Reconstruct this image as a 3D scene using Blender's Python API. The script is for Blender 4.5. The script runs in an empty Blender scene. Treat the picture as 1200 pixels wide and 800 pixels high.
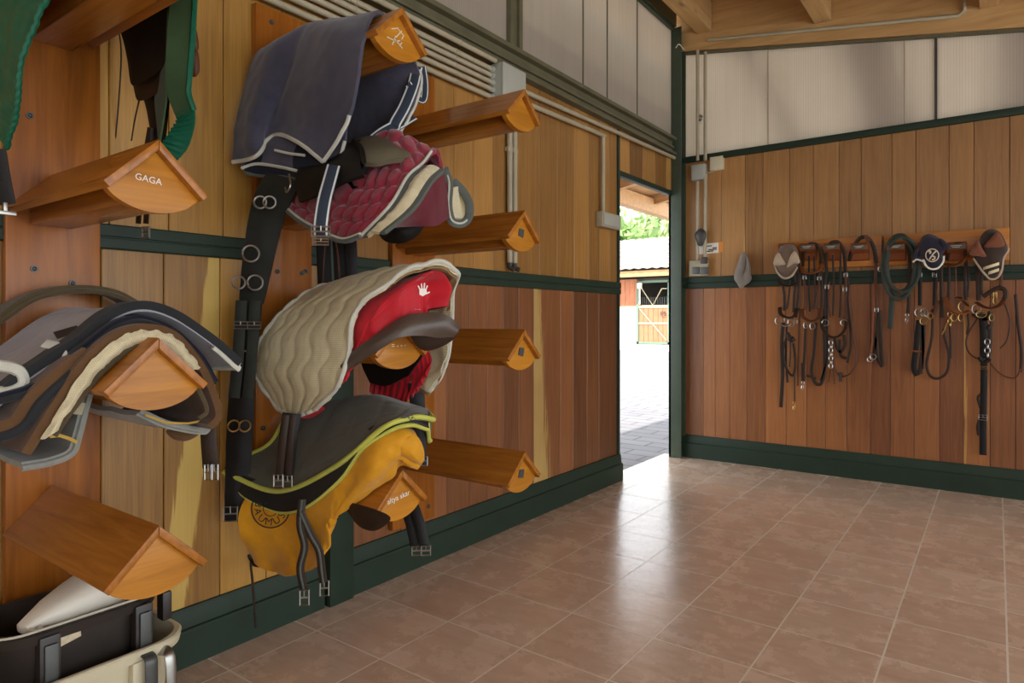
import bpy, bmesh, math, random
from mathutils import Vector, Matrix, noise
from mathutils.bvhtree import BVHTree

random.seed(7)
SC = bpy.context.scene
COL = SC.collection

# ---------------------------------------------------------------- camera model
F = 772.3; YAW = .6343; HY = 374.1; CX = 600.0; H = 1.10; XC = 2.0973
D = 5.0998            # back wall
TS = .3276; TOX = .48725; TOY = 1.79468
cs, sn = math.cos(YAW), math.sin(YAW)
EYE = Vector((XC, 0, H))

def ray(x, y):
    u = (x - CX) / F; v = (HY - y) / F
    return Vector((u * cs - sn, u * sn + cs, v))
def PX(x, y, X=0.0):
    d = ray(x, y); t = (X - XC) / d.x
    return EYE + d * t
def PY(x, y, Y=D):
    d = ray(x, y); t = Y / d.y
    return EYE + d * t
def PZ(x, y, Z=0.0):
    d = ray(x, y); t = (Z - H) / d.z
    return EYE + d * t
def V(p):
    """(px,py,X) tuple -> point ; Vector stays"""
    return p if isinstance(p, Vector) else PX(*p)
def v3(x, y, z): return Vector((x, y, z))

# ---------------------------------------------------------------- colours
def lin(c):
    c = c / 255.0
    return c / 12.92 if c <= .04045 else ((c + .055) / 1.055) ** 2.4
def rgb(r, g, b): return (lin(r), lin(g), lin(b), 1)

# ---------------------------------------------------------------- mesh builder
def catmull(pts, n):
    """n samples through pts"""
    pts = [Vector(p) for p in pts]
    m = len(pts)
    if m == 2: return [pts[0].lerp(pts[1], i / (n - 1)) for i in range(n)]
    out = []
    for i in range(n):
        t = i / (n - 1) * (m - 1); k = min(int(t), m - 2); f = t - k
        p1, p2 = pts[k], pts[k + 1]
        p0 = pts[k - 1] if k > 0 else p1 * 2 - p2
        p3 = pts[k + 2] if k + 2 < m else p2 * 2 - p1
        out.append(.5 * ((2 * p1) + (p2 - p0) * f + (2 * p0 - 5 * p1 + 4 * p2 - p3) * f * f + (3 * p1 - p0 - 3 * p2 + p3) * f ** 3))
    return out

def loft_grid(paths, nu, nv):
    """paths: list (u) of control polylines (v) -> grid[u][v]"""
    rows = [catmull([V(p) for p in path], nv) for path in paths]
    cols = [catmull([r[j] for r in rows], nu) for j in range(nv)]
    return [[cols[j][i] for j in range(nv)] for i in range(nu)]

def grid_normals(g):
    nu, nv = len(g), len(g[0]); out = []
    for i in range(nu):
        row = []
        for j in range(nv):
            du = g[min(i + 1, nu - 1)][j] - g[max(i - 1, 0)][j]
            dv = g[i][min(j + 1, nv - 1)] - g[i][max(j - 1, 0)]
            n = du.cross(dv)
            row.append(n.normalized() if n.length > 1e-9 else Vector((0, 0, 1)))
        out.append(row)
    return out

def displace(g, fn):
    """fn(i/nu, j/nv, point) -> offset along the normal"""
    nn = grid_normals(g); nu, nv = len(g), len(g[0])
    return [[g[i][j] + nn[i][j] * fn(i / (nu - 1), j / (nv - 1), g[i][j]) for j in range(nv)] for i in range(nu)]

class MB:
    def __init__(s):
        s.bm = bmesh.new(); s.uv = s.bm.loops.layers.uv.new('UVMap')
        s.tone = s.bm.loops.layers.float_color.new('tone'); s.mi = 0
    def face(s, vs, uvs=None, tone=None):
        try: f = s.bm.faces.new(vs)
        except ValueError: return None
        f.material_index = s.mi
        for k, l in enumerate(f.loops):
            if uvs: l[s.uv].uv = uvs[k]
            t = tone[k] if isinstance(tone, list) else (tone or (.5, 0, 0, 1))
            l[s.tone] = t
        return f
    def hull8(s, c, tone=None, ftone=None):
        """c: 8 corners, bottom 4 ccw then top 4"""
        v = [s.bm.verts.new(p) for p in c]
        for q in ((3, 2, 1, 0), (4, 5, 6, 7), (0, 1, 5, 4), (1, 2, 6, 5), (2, 3, 7, 6), (3, 0, 4, 7)):
            s.face([v[k] for k in q], None, tone)
        return v
    def box(s, x0, y0, z0, x1, y1, z1, bev=0, tone=None):
        x0, x1 = sorted((x0, x1)); y0, y1 = sorted((y0, y1)); z0, z1 = sorted((z0, z1))
        c = [(x0, y0, z0), (x1, y0, z0), (x1, y1, z0), (x0, y1, z0), (x0, y0, z1), (x1, y0, z1), (x1, y1, z1), (x0, y1, z1)]
        v = s.hull8(c, tone)
        if bev:
            es = {e for w in v for e in w.link_edges}
            bmesh.ops.bevel(s.bm, geom=list(es), offset=bev, segments=2, profile=.6, affect='EDGES', clamp_overlap=True)
        return s
    def prism(s, poly, vec, bev=0):
        """poly: list of points (planar); vec: extrusion"""
        vec = Vector(vec); poly = [Vector(p) for p in poly]
        a = [s.bm.verts.new(p) for p in poly]; b = [s.bm.verts.new(p + vec) for p in poly]
        n = len(poly)
        s.face(a[::-1]); s.face(b)
        for k in range(n): s.face([a[k], a[(k + 1) % n], b[(k + 1) % n], b[k]])
        if bev:
            es = [e for w in a + b for e in w.link_edges if not (e.verts[0] in a) ^ (e.verts[1] in a)]
            bmesh.ops.bevel(s.bm, geom=list(set(es)), offset=bev, segments=2, profile=.6, affect='EDGES', clamp_overlap=True)
        return s
    def tube(s, path, r, n=8, closed=False, sub=0, taper=None):
        path = [V(p) for p in path]
        if sub:
            if closed: 
                m = len(path); path = catmull(path[-2:] + path + path[:2], (m + 3) * sub + 1)[2 * sub:(m + 2) * sub]
            else: path = catmull(path, (len(path) - 1) * sub + 1)
        m = len(path); rings = []; nrm = None; L = 0
        for i, p in enumerate(path):
            a = path[i - 1] if (i or closed) else p; b = path[(i + 1) % m] if (i < m - 1 or closed) else p
            t = (b - a).normalized()
            if nrm is None:
                nrm = t.cross(Vector((0, 0, 1)))
                if nrm.length < .1: nrm = t.cross(Vector((1, 0, 0)))
            nrm = (nrm - t * nrm.dot(t)).normalized(); bi = t.cross(nrm)
            rr = r * (taper(i / (m - 1)) if taper else 1)
            rings.append([s.bm.verts.new(p + (nrm * math.cos(q * 2 * math.pi / n) + bi * math.sin(q * 2 * math.pi / n)) * rr) for q in range(n)])
        for i in range(m if closed else m - 1):
            A, B = rings[i], rings[(i + 1) % m]
            for q in range(n): s.face([A[q], A[(q + 1) % n], B[(q + 1) % n], B[q]], [(i / m, q / n)] * 4)
        if not closed: s.face(rings[0][::-1]); s.face(rings[-1])
        return s
    def strap(s, path, w, t=.004, normal=(0, -1, 0), sub=6, closed=False):
        """flat strap, width w across, thickness t along normal"""
        path = [V(p) for p in path]; normal = Vector(normal).normalized()
        if sub:
            if closed:
                m = len(path); path = catmull(path[-2:] + path + path[:2], (m + 3) * sub + 1)[2 * sub:(m + 2) * sub]
            else: path = catmull(path, (len(path) - 1) * sub + 1)
        m = len(path); rings = []; L = 0
        for i, p in enumerate(path):
            a = path[i - 1] if (i or closed) else p; b = path[(i + 1) % m] if (i < m - 1 or closed) else p
            tt = (b - a).normalized(); side = tt.cross(normal)
            if side.length < 1e-4: side = Vector((1, 0, 0))
            side.normalize(); nn = side.cross(tt).normalized()
            if i: L += (p - path[i - 1]).length
            ww = w(i / max(1, m - 1)) if callable(w) else w
            h = side * ww / 2; k = nn * t / 2; e = side * min(ww * .2, t * .4)
            rings.append(([s.bm.verts.new(q) for q in (p - h + k * .4, p - h + e + k, p + h - e + k, p + h + k * .4, p + h - k * .4, p + h - e - k, p - h + e - k, p - h - k * .4)], L, ww))
        uu = (0, .03, .97, 1, 1, .97, .03, 0)
        for i in range(m if closed else m - 1):
            (A, la, wa), (B, lb, wb) = rings[i], rings[(i + 1) % m]
            for q in range(8):
                r = (q + 1) % 8
                s.face([A[q], A[r], B[r], B[q]], [(uu[q], la), (uu[r], la), (uu[r], lb), (uu[q], lb)])
        if not closed: s.face(rings[0][0][::-1]); s.face(rings[-1][0])
        return s
    def sheet(s, g, t=0.0, flip=False, wrapu=False):
        """grid of points, thickness t (to the back side)"""
        nu, nv = len(g), len(g[0]); nn = grid_normals(g); sg = -1 if flip else 1
        # arc-length uv
        U = [0]; 
        for i in range(1, nu): U.append(U[-1] + (g[i][nv // 2] - g[i - 1][nv // 2]).length)
        W = [0]
        for j in range(1, nv): W.append(W[-1] + (g[nu // 2][j] - g[nu // 2][j - 1]).length)
        A = [[s.bm.verts.new(g[i][j]) for j in range(nv)] for i in range(nu)]
        for i in range(nu - 1):
            for j in range(nv - 1):
                q = [(i, j), (i + 1, j), (i + 1, j + 1), (i, j + 1)]
                if flip: q = q[::-1]
                s.face([A[a][b] for a, b in q], [(U[a], W[b]) for a, b in q])
        if t:
            B = [[s.bm.verts.new(g[i][j] - nn[i][j] * t * sg) for j in range(nv)] for i in range(nu)]
            for i in range(nu - 1):
                for j in range(nv - 1):
                    q = [(i, j + 1), (i + 1, j + 1), (i + 1, j), (i, j)]
                    if flip: q = q[::-1]
                    s.face([B[a][b] for a, b in q], [(U[a], W[b]) for a, b in q])
            rim = [(i, 0) for i in range(nu)] + [(nu - 1, j) for j in range(1, nv)] + [(i, nv - 1) for i in range(nu - 2, -1, -1)] + [(0, j) for j in range(nv - 2, 0, -1)]
            for k in range(len(rim)):
                a, b = rim[k], rim[(k + 1) % len(rim)]
                q = [A[b[0]][b[1]], A[a[0]][a[1]], B[a[0]][a[1]], B[b[0]][b[1]]]
                if flip: q = q[::-1]
                s.face(q, [(U[b[0]], W[b[1]]), (U[a[0]], W[a[1]])] + [(U[a[0]], W[a[1]]), (U[b[0]], W[b[1]])])
        return s
    def puff(s, outline, front, back, nrm, rings=7, sub=5):
        """cushion: closed outline swollen along nrm by front, behind by back"""
        pts = [V(p) for p in outline]; m = len(pts)
        o = catmull(pts[-2:] + pts + pts[:2], (m + 3) * sub + 1)[2 * sub:(m + 2) * sub]
        c = sum(o, Vector()) / len(o); nrm = Vector(nrm).normalized(); n = len(o)
        def side(h, rev):
            prev = base
            for k in range(1, rings):
                f = k / rings
                cur = [s.bm.verts.new(p.lerp(c, f) + nrm * h * math.sqrt(1 - (1 - f) ** 2)) for p in o]
                for q in range(n):
                    fs = [prev[q], prev[(q + 1) % n], cur[(q + 1) % n], cur[q]]
                    s.face(fs[::-1] if rev else fs, [(v.co.x, v.co.z) for v in (fs[::-1] if rev else fs)])
                prev = cur
            cv = s.bm.verts.new(c + nrm * h)
            for q in range(n):
                fs = [prev[q], prev[(q + 1) % n], cv]
                s.face(fs[::-1] if rev else fs, [(v.co.x, v.co.z) for v in (fs[::-1] if rev else fs)])
        base = [s.bm.verts.new(p) for p in o]
        side(front, False); side(-back, True)
        s.outline = o
        return s
    def ring(s, c, r, w, axis=(0, -1, 0), n=20, k=6, sx=1.0):
        axis = Vector(axis).normalized(); a = axis.cross(Vector((0, 0, 1))).normalized(); b = axis.cross(a)
        c = Vector(c)
        return s.tube([c + a * math.cos(q * 2 * math.pi / n) * r * sx + b * math.sin(q * 2 * math.pi / n) * r for q in range(n)], w, k, closed=True)
    def ball(s, c, r, n=8):
        d = bmesh.ops.create_uvsphere(s.bm, u_segments=n, v_segments=n // 2 + 1, radius=r, matrix=Matrix.Translation(Vector(c)))
        return s
    def build(s, name, mat, parent=None, smooth=True, angle=None):
        bm = s.bm
        bmesh.ops.recalc_face_normals(bm, faces=bm.faces) if getattr(s, 'recalc', True) else None
        off = parent_loc(parent)
        if off.length: bmesh.ops.translate(bm, verts=bm.verts, vec=-off)
        me = bpy.data.meshes.new(name); 
        for f in bm.faces: f.smooth = smooth
        if smooth:
            an = math.radians(angle or 40)
            for e in bm.edges:
                if len(e.link_faces) == 2 and e.calc_face_angle(0) > an: e.smooth = False
        bm.to_mesh(me); bm.free()
        for m in (mat if isinstance(mat, (list, tuple)) else [mat]): me.materials.append(m)
        o = bpy.data.objects.new(name, me); COL.objects.link(o)
        if parent: o.parent = parent
        return o

def parent_loc(p):
    v = Vector((0, 0, 0))
    while p is not None: v = v + p.location; p = p.parent
    return v

def tag(o, label=None, cat=None, group=None, kind=None):
    if label: o['label'] = label
    if cat: o['category'] = cat
    if group: o['group'] = group
    if kind: o['kind'] = kind
    return o
def thing(name, loc, label, cat, group=None):
    o = bpy.data.objects.new(name, None); COL.objects.link(o); o.location = loc
    o.empty_display_size = .05
    return tag(o, label, cat, group)
def struct(o): o['kind'] = 'structure'; return o

def text_mesh(txt, extr=0.0):
    cu = bpy.data.curves.new('tmp', 'FONT'); cu.body = txt; cu.align_x = 'CENTER'; cu.align_y = 'CENTER'; cu.resolution_u = 3
    ob = bpy.data.objects.new('tmp', cu); COL.objects.link(ob)
    dg = bpy.context.evaluated_depsgraph_get(); dg.update()
    me = ob.evaluated_get(dg).to_mesh()
    vs = [v.co.copy() for v in me.vertices]; fs = [list(p.vertices) for p in me.polygons]
    ob.evaluated_get(dg).to_mesh_clear()
    bpy.data.objects.remove(ob); bpy.data.curves.remove(cu)
    return vs, fs

def bvh_of(o):
    me = o.data; off = parent_loc(o.parent)
    return BVHTree.FromPolygons([v.co + off for v in me.vertices], [list(p.vertices) for p in me.polygons])
def stick(bvh, x, y, lift=.0025, fallback=None):
    """point on a built surface seen at photo pixel x,y"""
    d = ray(x, y).normalized()
    loc, n, i, dist = bvh.ray_cast(EYE, d)
    if loc is None: return None
    return loc - d * lift
def decal(name, bvh, vs, fs, fx, mat, parent, lift=.0025, back=.002):
    """flat shape laid on a surface: fx maps 2-D vert to pixel"""
    mb = MB(); ok = {}
    for k, v in enumerate(vs):
        p = stick(bvh, *fx(v), lift=lift)
        if p is not None: ok[k] = mb.bm.verts.new(p)
    for f in fs:
        if all(k in ok for k in f): mb.face([ok[k] for k in f])
    mb.recalc = False
    return mb.build(name, mat, parent, smooth=False)
# ---------------------------------------------------------------- materials
class NT:
    def __init__(s, name):
        m = bpy.data.materials.new(name); m.use_nodes = True; s.m = m; s.t = m.node_tree; s.t.nodes.clear()
        s.out = s.n('ShaderNodeOutputMaterial'); s.b = s.n('ShaderNodeBsdfPrincipled'); s.l(s.b.outputs[0], s.out.inputs[0])
    def n(s, t, **k):
        x = s.t.nodes.new(t)
        for a, b in k.items(): setattr(x, a, b)
        return x
    def l(s, a, b): s.t.links.new(a, b)
    def coord(s, kind='Object', scale=(1, 1, 1)):
        c = s.n('ShaderNodeTexCoord'); mp = s.n('ShaderNodeMapping'); mp.inputs['Scale'].default_value = scale
        s.l(c.outputs[kind], mp.inputs[0]); return mp.outputs[0]
    def noise(s, co, scale, detail=4, rough=.55, dist=0):
        x = s.n('ShaderNodeTexNoise'); s.l(co, x.inputs['Vector']); x.inputs['Scale'].default_value = scale
        x.inputs['Detail'].default_value = detail; x.inputs['Roughness'].default_value = rough; x.inputs['Distortion'].default_value = dist
        return x.outputs[0]
    def ramp(s, fac, stops):
        x = s.n('ShaderNodeValToRGB'); s.l(fac, x.inputs[0]); e = x.color_ramp.elements
        while len(e) < len(stops): e.new(.5)
        for k, (p, c) in enumerate(stops): e[k].position = p; e[k].color = c
        return x.outputs[0]
    def mix(s, fac, a, b, mode='MIX'):
        x = s.n('ShaderNodeMix', data_type='RGBA', blend_type=mode)
        for sock, val in ((x.inputs[0], fac), (x.inputs[6], a), (x.inputs[7], b)):
            if hasattr(val, 'is_output'): s.l(val, sock)
            else: sock.default_value = val
        return x.outputs[2]
    def math(s, op, a, b=0.0, clamp=False):
        x = s.n('ShaderNodeMath', operation=op, use_clamp=clamp)
        for sock, val in ((x.inputs[0], a), (x.inputs[1], b)):
            if hasattr(val, 'is_output'): s.l(val, sock)
            else: sock.default_value = val
        return x.outputs[0]
    def bump(s, h, strength=.3, dist=.01):
        x = s.n('ShaderNodeBump'); x.inputs['Strength'].default_value = strength; x.inputs['Distance'].default_value = dist
        s.l(h, x.inputs['Height']); s.l(x.outputs[0], s.b.inputs['Normal']); return x
    def set(s, **k):
        for a, v in k.items():
            i = s.b.inputs[a.replace('_', ' ')]
            if hasattr(v, 'is_output'): s.l(v, i)
            else: i.default_value = v
        return s

def mul(c, f): return (c[0] * f, c[1] * f, c[2] * f, 1)

def m_plain(name, c, rough=.5, metal=0, var=.12, vs=6, bump=0, bs=60, spec=.5, coords='Object'):
    n = NT(name); co = n.coord(coords)
    f = n.noise(co, vs, 5)
    n.set(Base_Color=n.mix(f, mul(c, 1 - var * 1.6), mul(c, 1 + var * 1.6)), Roughness=rough, Metallic=metal)
    n.b.inputs['Specular IOR Level'].default_value = spec
    if bump: n.bump(n.noise(co, bs, 4), bump, .003)
    return n.m

def m_leath(*a, **k): return m_plain(*a, spec=.25, **k)
def m_boards(name, dark, light, pale, rough=.42):
    """vertical board wood: tone attribute R = board tone, G = sapwood mask"""
    n = NT(name)
    at = n.n('ShaderNodeAttribute', attribute_name='tone'); sp = n.n('ShaderNodeSeparateColor'); n.l(at.outputs[0], sp.inputs[0])
    R, G, B = sp.outputs
    off = n.n('ShaderNodeCombineXYZ'); n.l(n.math('MULTIPLY', R, 37.0), off.inputs[0]); n.l(n.math('MULTIPLY', R, 91.0), off.inputs[2])
    c = n.n('ShaderNodeTexCoord'); va = n.n('ShaderNodeVectorMath', operation='ADD'); n.l(c.outputs['Object'], va.inputs[0]); n.l(off.outputs[0], va.inputs[1])
    mp = n.n('ShaderNodeMapping'); mp.inputs['Scale'].default_value = (14, 14, .55); n.l(va.outputs[0], mp.inputs[0])
    g1 = n.noise(mp.outputs[0], 3.2, 6, .62, 1.1)
    mp2 = n.n('ShaderNodeMapping'); mp2.inputs['Scale'].default_value = (60, 60, 1.2); n.l(va.outputs[0], mp2.inputs[0])
    g2 = n.noise(mp2.outputs[0], 3.0, 3, .6)
    t = n.math('ADD', n.math('MULTIPLY', n.math('SUBTRACT', R, .5), .95), n.math('ADD', n.math('MULTIPLY', g1, .75), .12))
    t = n.math('ADD', t, n.math('MULTIPLY', n.math('SUBTRACT', g2, .5), .35), True)
    col = n.ramp(t, [(.12, dark), (.85, light)])
    col = n.mix(n.math('MULTIPLY', B, .85), col, n.mix(g1, mul(light, .55), mul(light, .85)))
    w = n.math('MULTIPLY', n.math('SUBTRACT', g1, .5), .55)
    m = n.math('MULTIPLY', n.math('SUBTRACT', n.math('ADD', G, w), .5), 14.0, True)
    m = n.math('MULTIPLY', m, n.math('MULTIPLY', n.math('SUBTRACT', 1.3, n.math('ADD', G, w)), 14.0, True))
    col = n.mix(n.math('MULTIPLY', m, .88), col, n.mix(g2, mul(pale, .8), pale))
    big = n.noise(n.coord('Object'), 1.7, 3)
    col = n.mix(n.math('MULTIPLY', n.math('SUBTRACT', .62, big), .9, True), col, mul(dark, .8))
    n.set(Base_Color=col, Roughness=rough)
    n.bump(g2, .12, .002)
    return n.m

def m_wood(name, dark, light, rough=.3, axis=0, coat=.25, sc=1.0, knots=False):
    n = NT(name); s = [16 * sc] * 3; s[axis] = 1.1 * sc
    info = n.n('ShaderNodeObjectInfo'); c = n.n('ShaderNodeTexCoord'); va = n.n('ShaderNodeVectorMath', operation='ADD')
    cm = n.n('ShaderNodeCombineXYZ')
    for k in range(3): n.l(n.math('MULTIPLY', info.outputs['Random'], 23.0 + k), cm.inputs[k])
    n.l(c.outputs['Object'], va.inputs[0]); n.l(cm.outputs[0], va.inputs[1])
    mp = n.n('ShaderNodeMapping'); mp.inputs['Scale'].default_value = s; n.l(va.outputs[0], mp.inputs[0])
    g = n.noise(mp.outputs[0], 2.2, 6, .6, .8)
    big = n.noise(va.outputs[0], 3.0 * sc, 3)
    t = n.math('ADD', n.math('MULTIPLY', g, .8), n.math('MULTIPLY', big, .35), True)
    col = n.ramp(t, [(.25, dark), (.85, light)])
    if knots:
        vo = n.n('ShaderNodeTexVoronoi'); s2 = [5.5] * 3; s2[axis] = 1.6
        mp2 = n.n('ShaderNodeMapping'); mp2.inputs['Scale'].default_value = s2; n.l(va.outputs[0], mp2.inputs[0]); n.l(mp2.outputs[0], vo.inputs['Vector']); vo.inputs['Scale'].default_value = 1.2
        col = n.mix(n.math('MULTIPLY', n.math('SUBTRACT', .13, vo.outputs['Distance']), 9.0, True), col, mul(dark, .3))
    n.set(Base_Color=col, Roughness=rough)
    n.b.inputs['Coat Weight'].default_value = coat * .4; n.b.inputs['Coat Roughness'].default_value = .2; n.b.inputs['Specular IOR Level'].default_value = .28
    n.bump(g, .08, .002)
    return n.m

def m_fabric(name, c, weave=900, rough=.9, var=.15, sheen=.2, bump=.25, c2=None, vs=5, grid=0, crease=0):
    n = NT(name); uv = n.coord('UV'); ob = n.coord('Object')
    f = n.noise(ob, vs, 5, .6)
    base = n.mix(f, mul(c, 1 - var * 1.5), c2 or mul(c, 1 + var * 1.5))
    w = n.noise(uv, weave, 2)
    base = n.mix(n.math('MULTIPLY', w, .35), base, mul(c, .6))
    base = n.mix(n.math('MULTIPLY', n.math('SUBTRACT', n.noise(ob, 26, 5, .7), .42), 1.6, True), base, mul(c, .66))
    if grid:
        sx = n.n('ShaderNodeSeparateXYZ'); n.l(uv, sx.inputs[0]); k = 6.2832 / grid
        gx = n.math('SINE', n.math('MULTIPLY', sx.outputs[0], k)); gy = n.math('SINE', n.math('MULTIPLY', sx.outputs[1], k))
        gg = n.math('MAXIMUM', gx, gy); base = n.mix(n.math('MULTIPLY', n.math('SUBTRACT', gg, .55), 1.3, True), base, mul(c, .42))
    n.set(Base_Color=base, Roughness=rough)
    n.b.inputs['Sheen Weight'].default_value = sheen; n.b.inputs['Specular IOR Level'].default_value = .2
    b1 = n.bump(n.math('ADD', w, n.math('MULTIPLY', n.noise(ob, 40, 4), 1.5)), bump, .002)
    if crease:
        wv = n.noise(n.coord('Object', (1, 1, .5)), 6, 2, .45, .5); rd = n.math('ABSOLUTE', n.math('SUBTRACT', wv, .5))
        b2 = n.n('ShaderNodeBump'); b2.inputs['Strength'].default_value = crease; b2.inputs['Distance'].default_value = .04
        n.l(rd, b2.inputs['Height']); n.l(b2.outputs[0], b1.inputs['Normal'])
    return n.m

def m_striped(name, mid, edge, w0=.16, rough=.8):
    """webbing: pale edge lines along a strap (uv.x 0..1)"""
    n = NT(name); c = n.n('ShaderNodeTexCoord'); sp = n.n('ShaderNodeSeparateXYZ'); n.l(c.outputs['UV'], sp.inputs[0])
    d = n.math('ABSOLUTE', n.math('SUBTRACT', sp.outputs[0], .5))
    f = n.math('GREATER_THAN', d, .5 - w0)
    f = n.math('MULTIPLY', f, n.math('LESS_THAN', d, .47))
    n.set(Base_Color=n.mix(f, mid, edge), Roughness=rough); return n.m

WOOD_D = rgb(112, 58, 18); WOOD_L = rgb(190, 118, 48)
M = {}
M['boards_red'] = m_boards('boards_red', rgb(90, 54, 30), rgb(166, 106, 60), rgb(205, 170, 100))
M['boards_tan'] = m_boards('boards_tan', rgb(114, 76, 34), rgb(188, 138, 70), rgb(215, 178, 105))
M['boards_olive'] = m_boards('boards_olive', rgb(120, 80, 32), rgb(198, 148, 66), rgb(226, 190, 100))
M['boards_back_low'] = m_boards('boards_back_low', rgb(106, 62, 35), rgb(180, 118, 66), rgb(215, 170, 95))
M['boards_back_top'] = m_boards('boards_back_top', rgb(122, 84, 44), rgb(186, 137, 78), rgb(215, 175, 105))
M['varnished'] = m_wood('varnished', rgb(116, 64, 18), rgb(186, 120, 44), .26, 0, .5)
M['varnished_end'] = m_wood('varnished_end', rgb(136, 80, 16), rgb(204, 138, 40), .36, 1, .3)
M['mount_board'] = m_wood('mount_board', rgb(98, 50, 12), rgb(178, 106, 32), .36, 2, .35, .8)
M['pine'] = m_wood('pine', rgb(158, 122, 74), rgb(208, 170, 116), .6, 1, .05, .7, True)
M['pine_x'] = m_wood('pine_x', rgb(156, 118, 70), rgb(206, 166, 110), .6, 0, .05, .7, True)
M['rack_board'] = m_wood('rack_board', rgb(140, 82, 30), rgb(196, 130, 60), .35, 0, .3)
M['green'] = m_plain('green_paint', rgb(36, 52, 40), .5, 0, .18, 7, .15, 30, .28)
M['green_dark'] = m_plain('green_grey_steel', rgb(92, 88, 64), .55, .0, .3, 8, .2, 30)
M['green_post'] = m_plain('dark_green_steel', rgb(58, 70, 54), .45, .0, .22, 8, .2, 30)
M['pvc'] = m_plain('grey_conduit', rgb(164, 154, 128), .55, 0, .1, 8)
M['pvc_dark'] = m_plain('dark_fitting', rgb(58, 56, 52), .5)
M['plastic_box'] = m_plain('grey_box_plastic', rgb(166, 167, 154), .5, 0, .06, 8)
M['metal'] = m_plain('steel', rgb(165, 164, 158), .36, 1, .1, 20)
M['metal_dull'] = m_plain('dull_plate', rgb(84, 86, 84), .45, .6, .12, 20)
M['brass'] = m_plain('brass', rgb(168, 138, 82), .4, 1, .1, 20)
M['leather_black'] = m_leath('black_leather', rgb(24, 22, 20), .5, 0, .2, 14, .3, 180)
M['leather_dark'] = m_leath('dark_brown_leather', rgb(50, 37, 28), .48, 0, .2, 14, .3, 180)
M['leather_brown'] = m_leath('brown_leather', rgb(86, 52, 32), .5, 0, .2, 14, .3, 160)
M['leather_tan'] = m_leath('tan_leather', rgb(124, 70, 38), .5, 0, .18, 14, .3, 160)
M['leather_olive'] = m_plain('olive_grey_leather', rgb(96, 92, 74), .4, 0, .15, 9, .25, 150)
M['leather_roller'] = m_leath('green_black_webbing', rgb(37, 39, 33), .65, 0, .2, 14, .3, 200)
M['leather_cantle'] = m_plain('grey_brown_leather', rgb(78, 66, 56), .4, 0, .15, 9, .25, 150)
M['white'] = m_plain('white_paint', rgb(235, 230, 215), .6, 0, .05)
M['navy'] = m_fabric('navy_fleece', rgb(52, 56, 78), 700, .95, .2, .35, .35, rgb(96, 92, 104), 4)
M['navy_dark'] = m_fabric('navy_lining', rgb(28, 30, 42), 700, .95, .1, .1)
M['navy_strap'] = m_striped('navy_webbing', rgb(38, 48, 62), rgb(205, 210, 205))
M['trim_white'] = m_fabric('white_binding', rgb(205, 205, 190), 500, .85, .08, .1)
M['trim_grey'] = m_fabric('grey_binding', rgb(92, 98, 92), 500, .85, .1, .1)
M['trim_lime'] = m_fabric('lime_binding', rgb(196, 200, 88), 500, .8, .06, .1)
M['trim_black'] = m_fabric('black_binding', rgb(42, 44, 46), 500, .85, .1, .1)
M['maroon'] = m_fabric('maroon_quilt', rgb(138, 40, 56), 600, .9, .15, .4, .2)
M['maroon_in'] = m_fabric('maroon_lining', rgb(100, 18, 36), 600, .9, .1, .2, .2)
M['cream'] = m_fabric('cream_quilt', rgb(214, 204, 164), 330, .9, .08, .2, .5, None, 5, .0062)
M['cream_fleece'] = m_fabric('cream_fleece', rgb(228, 216, 176), 240, .95, .12, .3, .9, None, 5, .0042)
M['lining_tan'] = m_fabric('tan_lining', rgb(150, 118, 76), 330, .9, .12, .1, .4)
M['red'] = m_fabric('red_nylon', rgb(190, 24, 38), 800, .5, .08, .2, .12, crease=.5)
M['yellow'] = m_fabric('yellow_nylon', rgb(216, 152, 26), 800, .6, .08, .2, .12, crease=.8)
M['charcoal'] = m_fabric('charcoal_quilt', rgb(90, 90, 78), 700, .72, .15, .2, .2)
M['charcoal_dark'] = m_fabric('dark_lining', rgb(40, 34, 28), 700, .9, .15, .1, .2)
M['green_nylon'] = m_fabric('green_nylon', rgb(24, 92, 68), 800, .42, .1, .0, .12, crease=.2)
M['green_lining'] = m_fabric('green_lining', rgb(58, 82, 50), 600, .8, .12, .1, .2)
M['grey_nylon'] = m_fabric('silver_grey_nylon', rgb(158, 158, 164), 800, .5, .08, .2, .15, crease=.5)
M['grey_quilt'] = m_fabric('blue_grey_quilt', rgb(140, 142, 134), 500, .85, .15, .2, .3)
M['brown_felt'] = m_fabric('brown_felt', rgb(98, 70, 44), 500, .95, .18, .2, .4)
M['olive_felt'] = m_fabric('olive_felt', rgb(84, 72, 50), 500, .95, .18, .2, .4)
M['gold_cord'] = m_fabric('gold_cord', rgb(200, 165, 80), 400, .8, .1, .1)
M['bonnet_grey'] = m_fabric('grey_knit', rgb(112, 92, 76), 300, .95, .2, .3, .8)
M['bonnet_pale'] = m_fabric('pale_knit', rgb(184, 164, 138), 300, .95, .15, .3, .8)
M['bonnet_navy'] = m_fabric('navy_knit', rgb(40, 36, 52), 300, .95, .15, .3, .5)
M['bonnet_brown'] = m_fabric('brown_knit', rgb(62, 48, 40), 300, .95, .15, .3, .5)
M['bonnet_rust'] = m_fabric('rust_knit', rgb(128, 78, 54), 300, .95, .12, .3, .5)
M['rag'] = m_fabric('grey_rag', rgb(140, 132, 122), 400, .95, .25, .2, .5)
M['tub_black'] = m_plain('black_tub_plastic', rgb(44, 38, 34), .4, 0, .3, 9, .2, 40)
M['tub_cream'] = m_plain('cream_tub_plastic', rgb(206, 198, 168), .4, 0, .12, 7, .15, 30)
M['scoop_white'] = m_plain('white_plastic', rgb(222, 216, 200), .4, 0, .08, 9)
M['paper'] = m_plain('paper_label', rgb(205, 190, 160), .7, 0, .25, 60)
M['ink'] = m_plain('dark_ink', rgb(40, 38, 40), .6, 0, .1)
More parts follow.
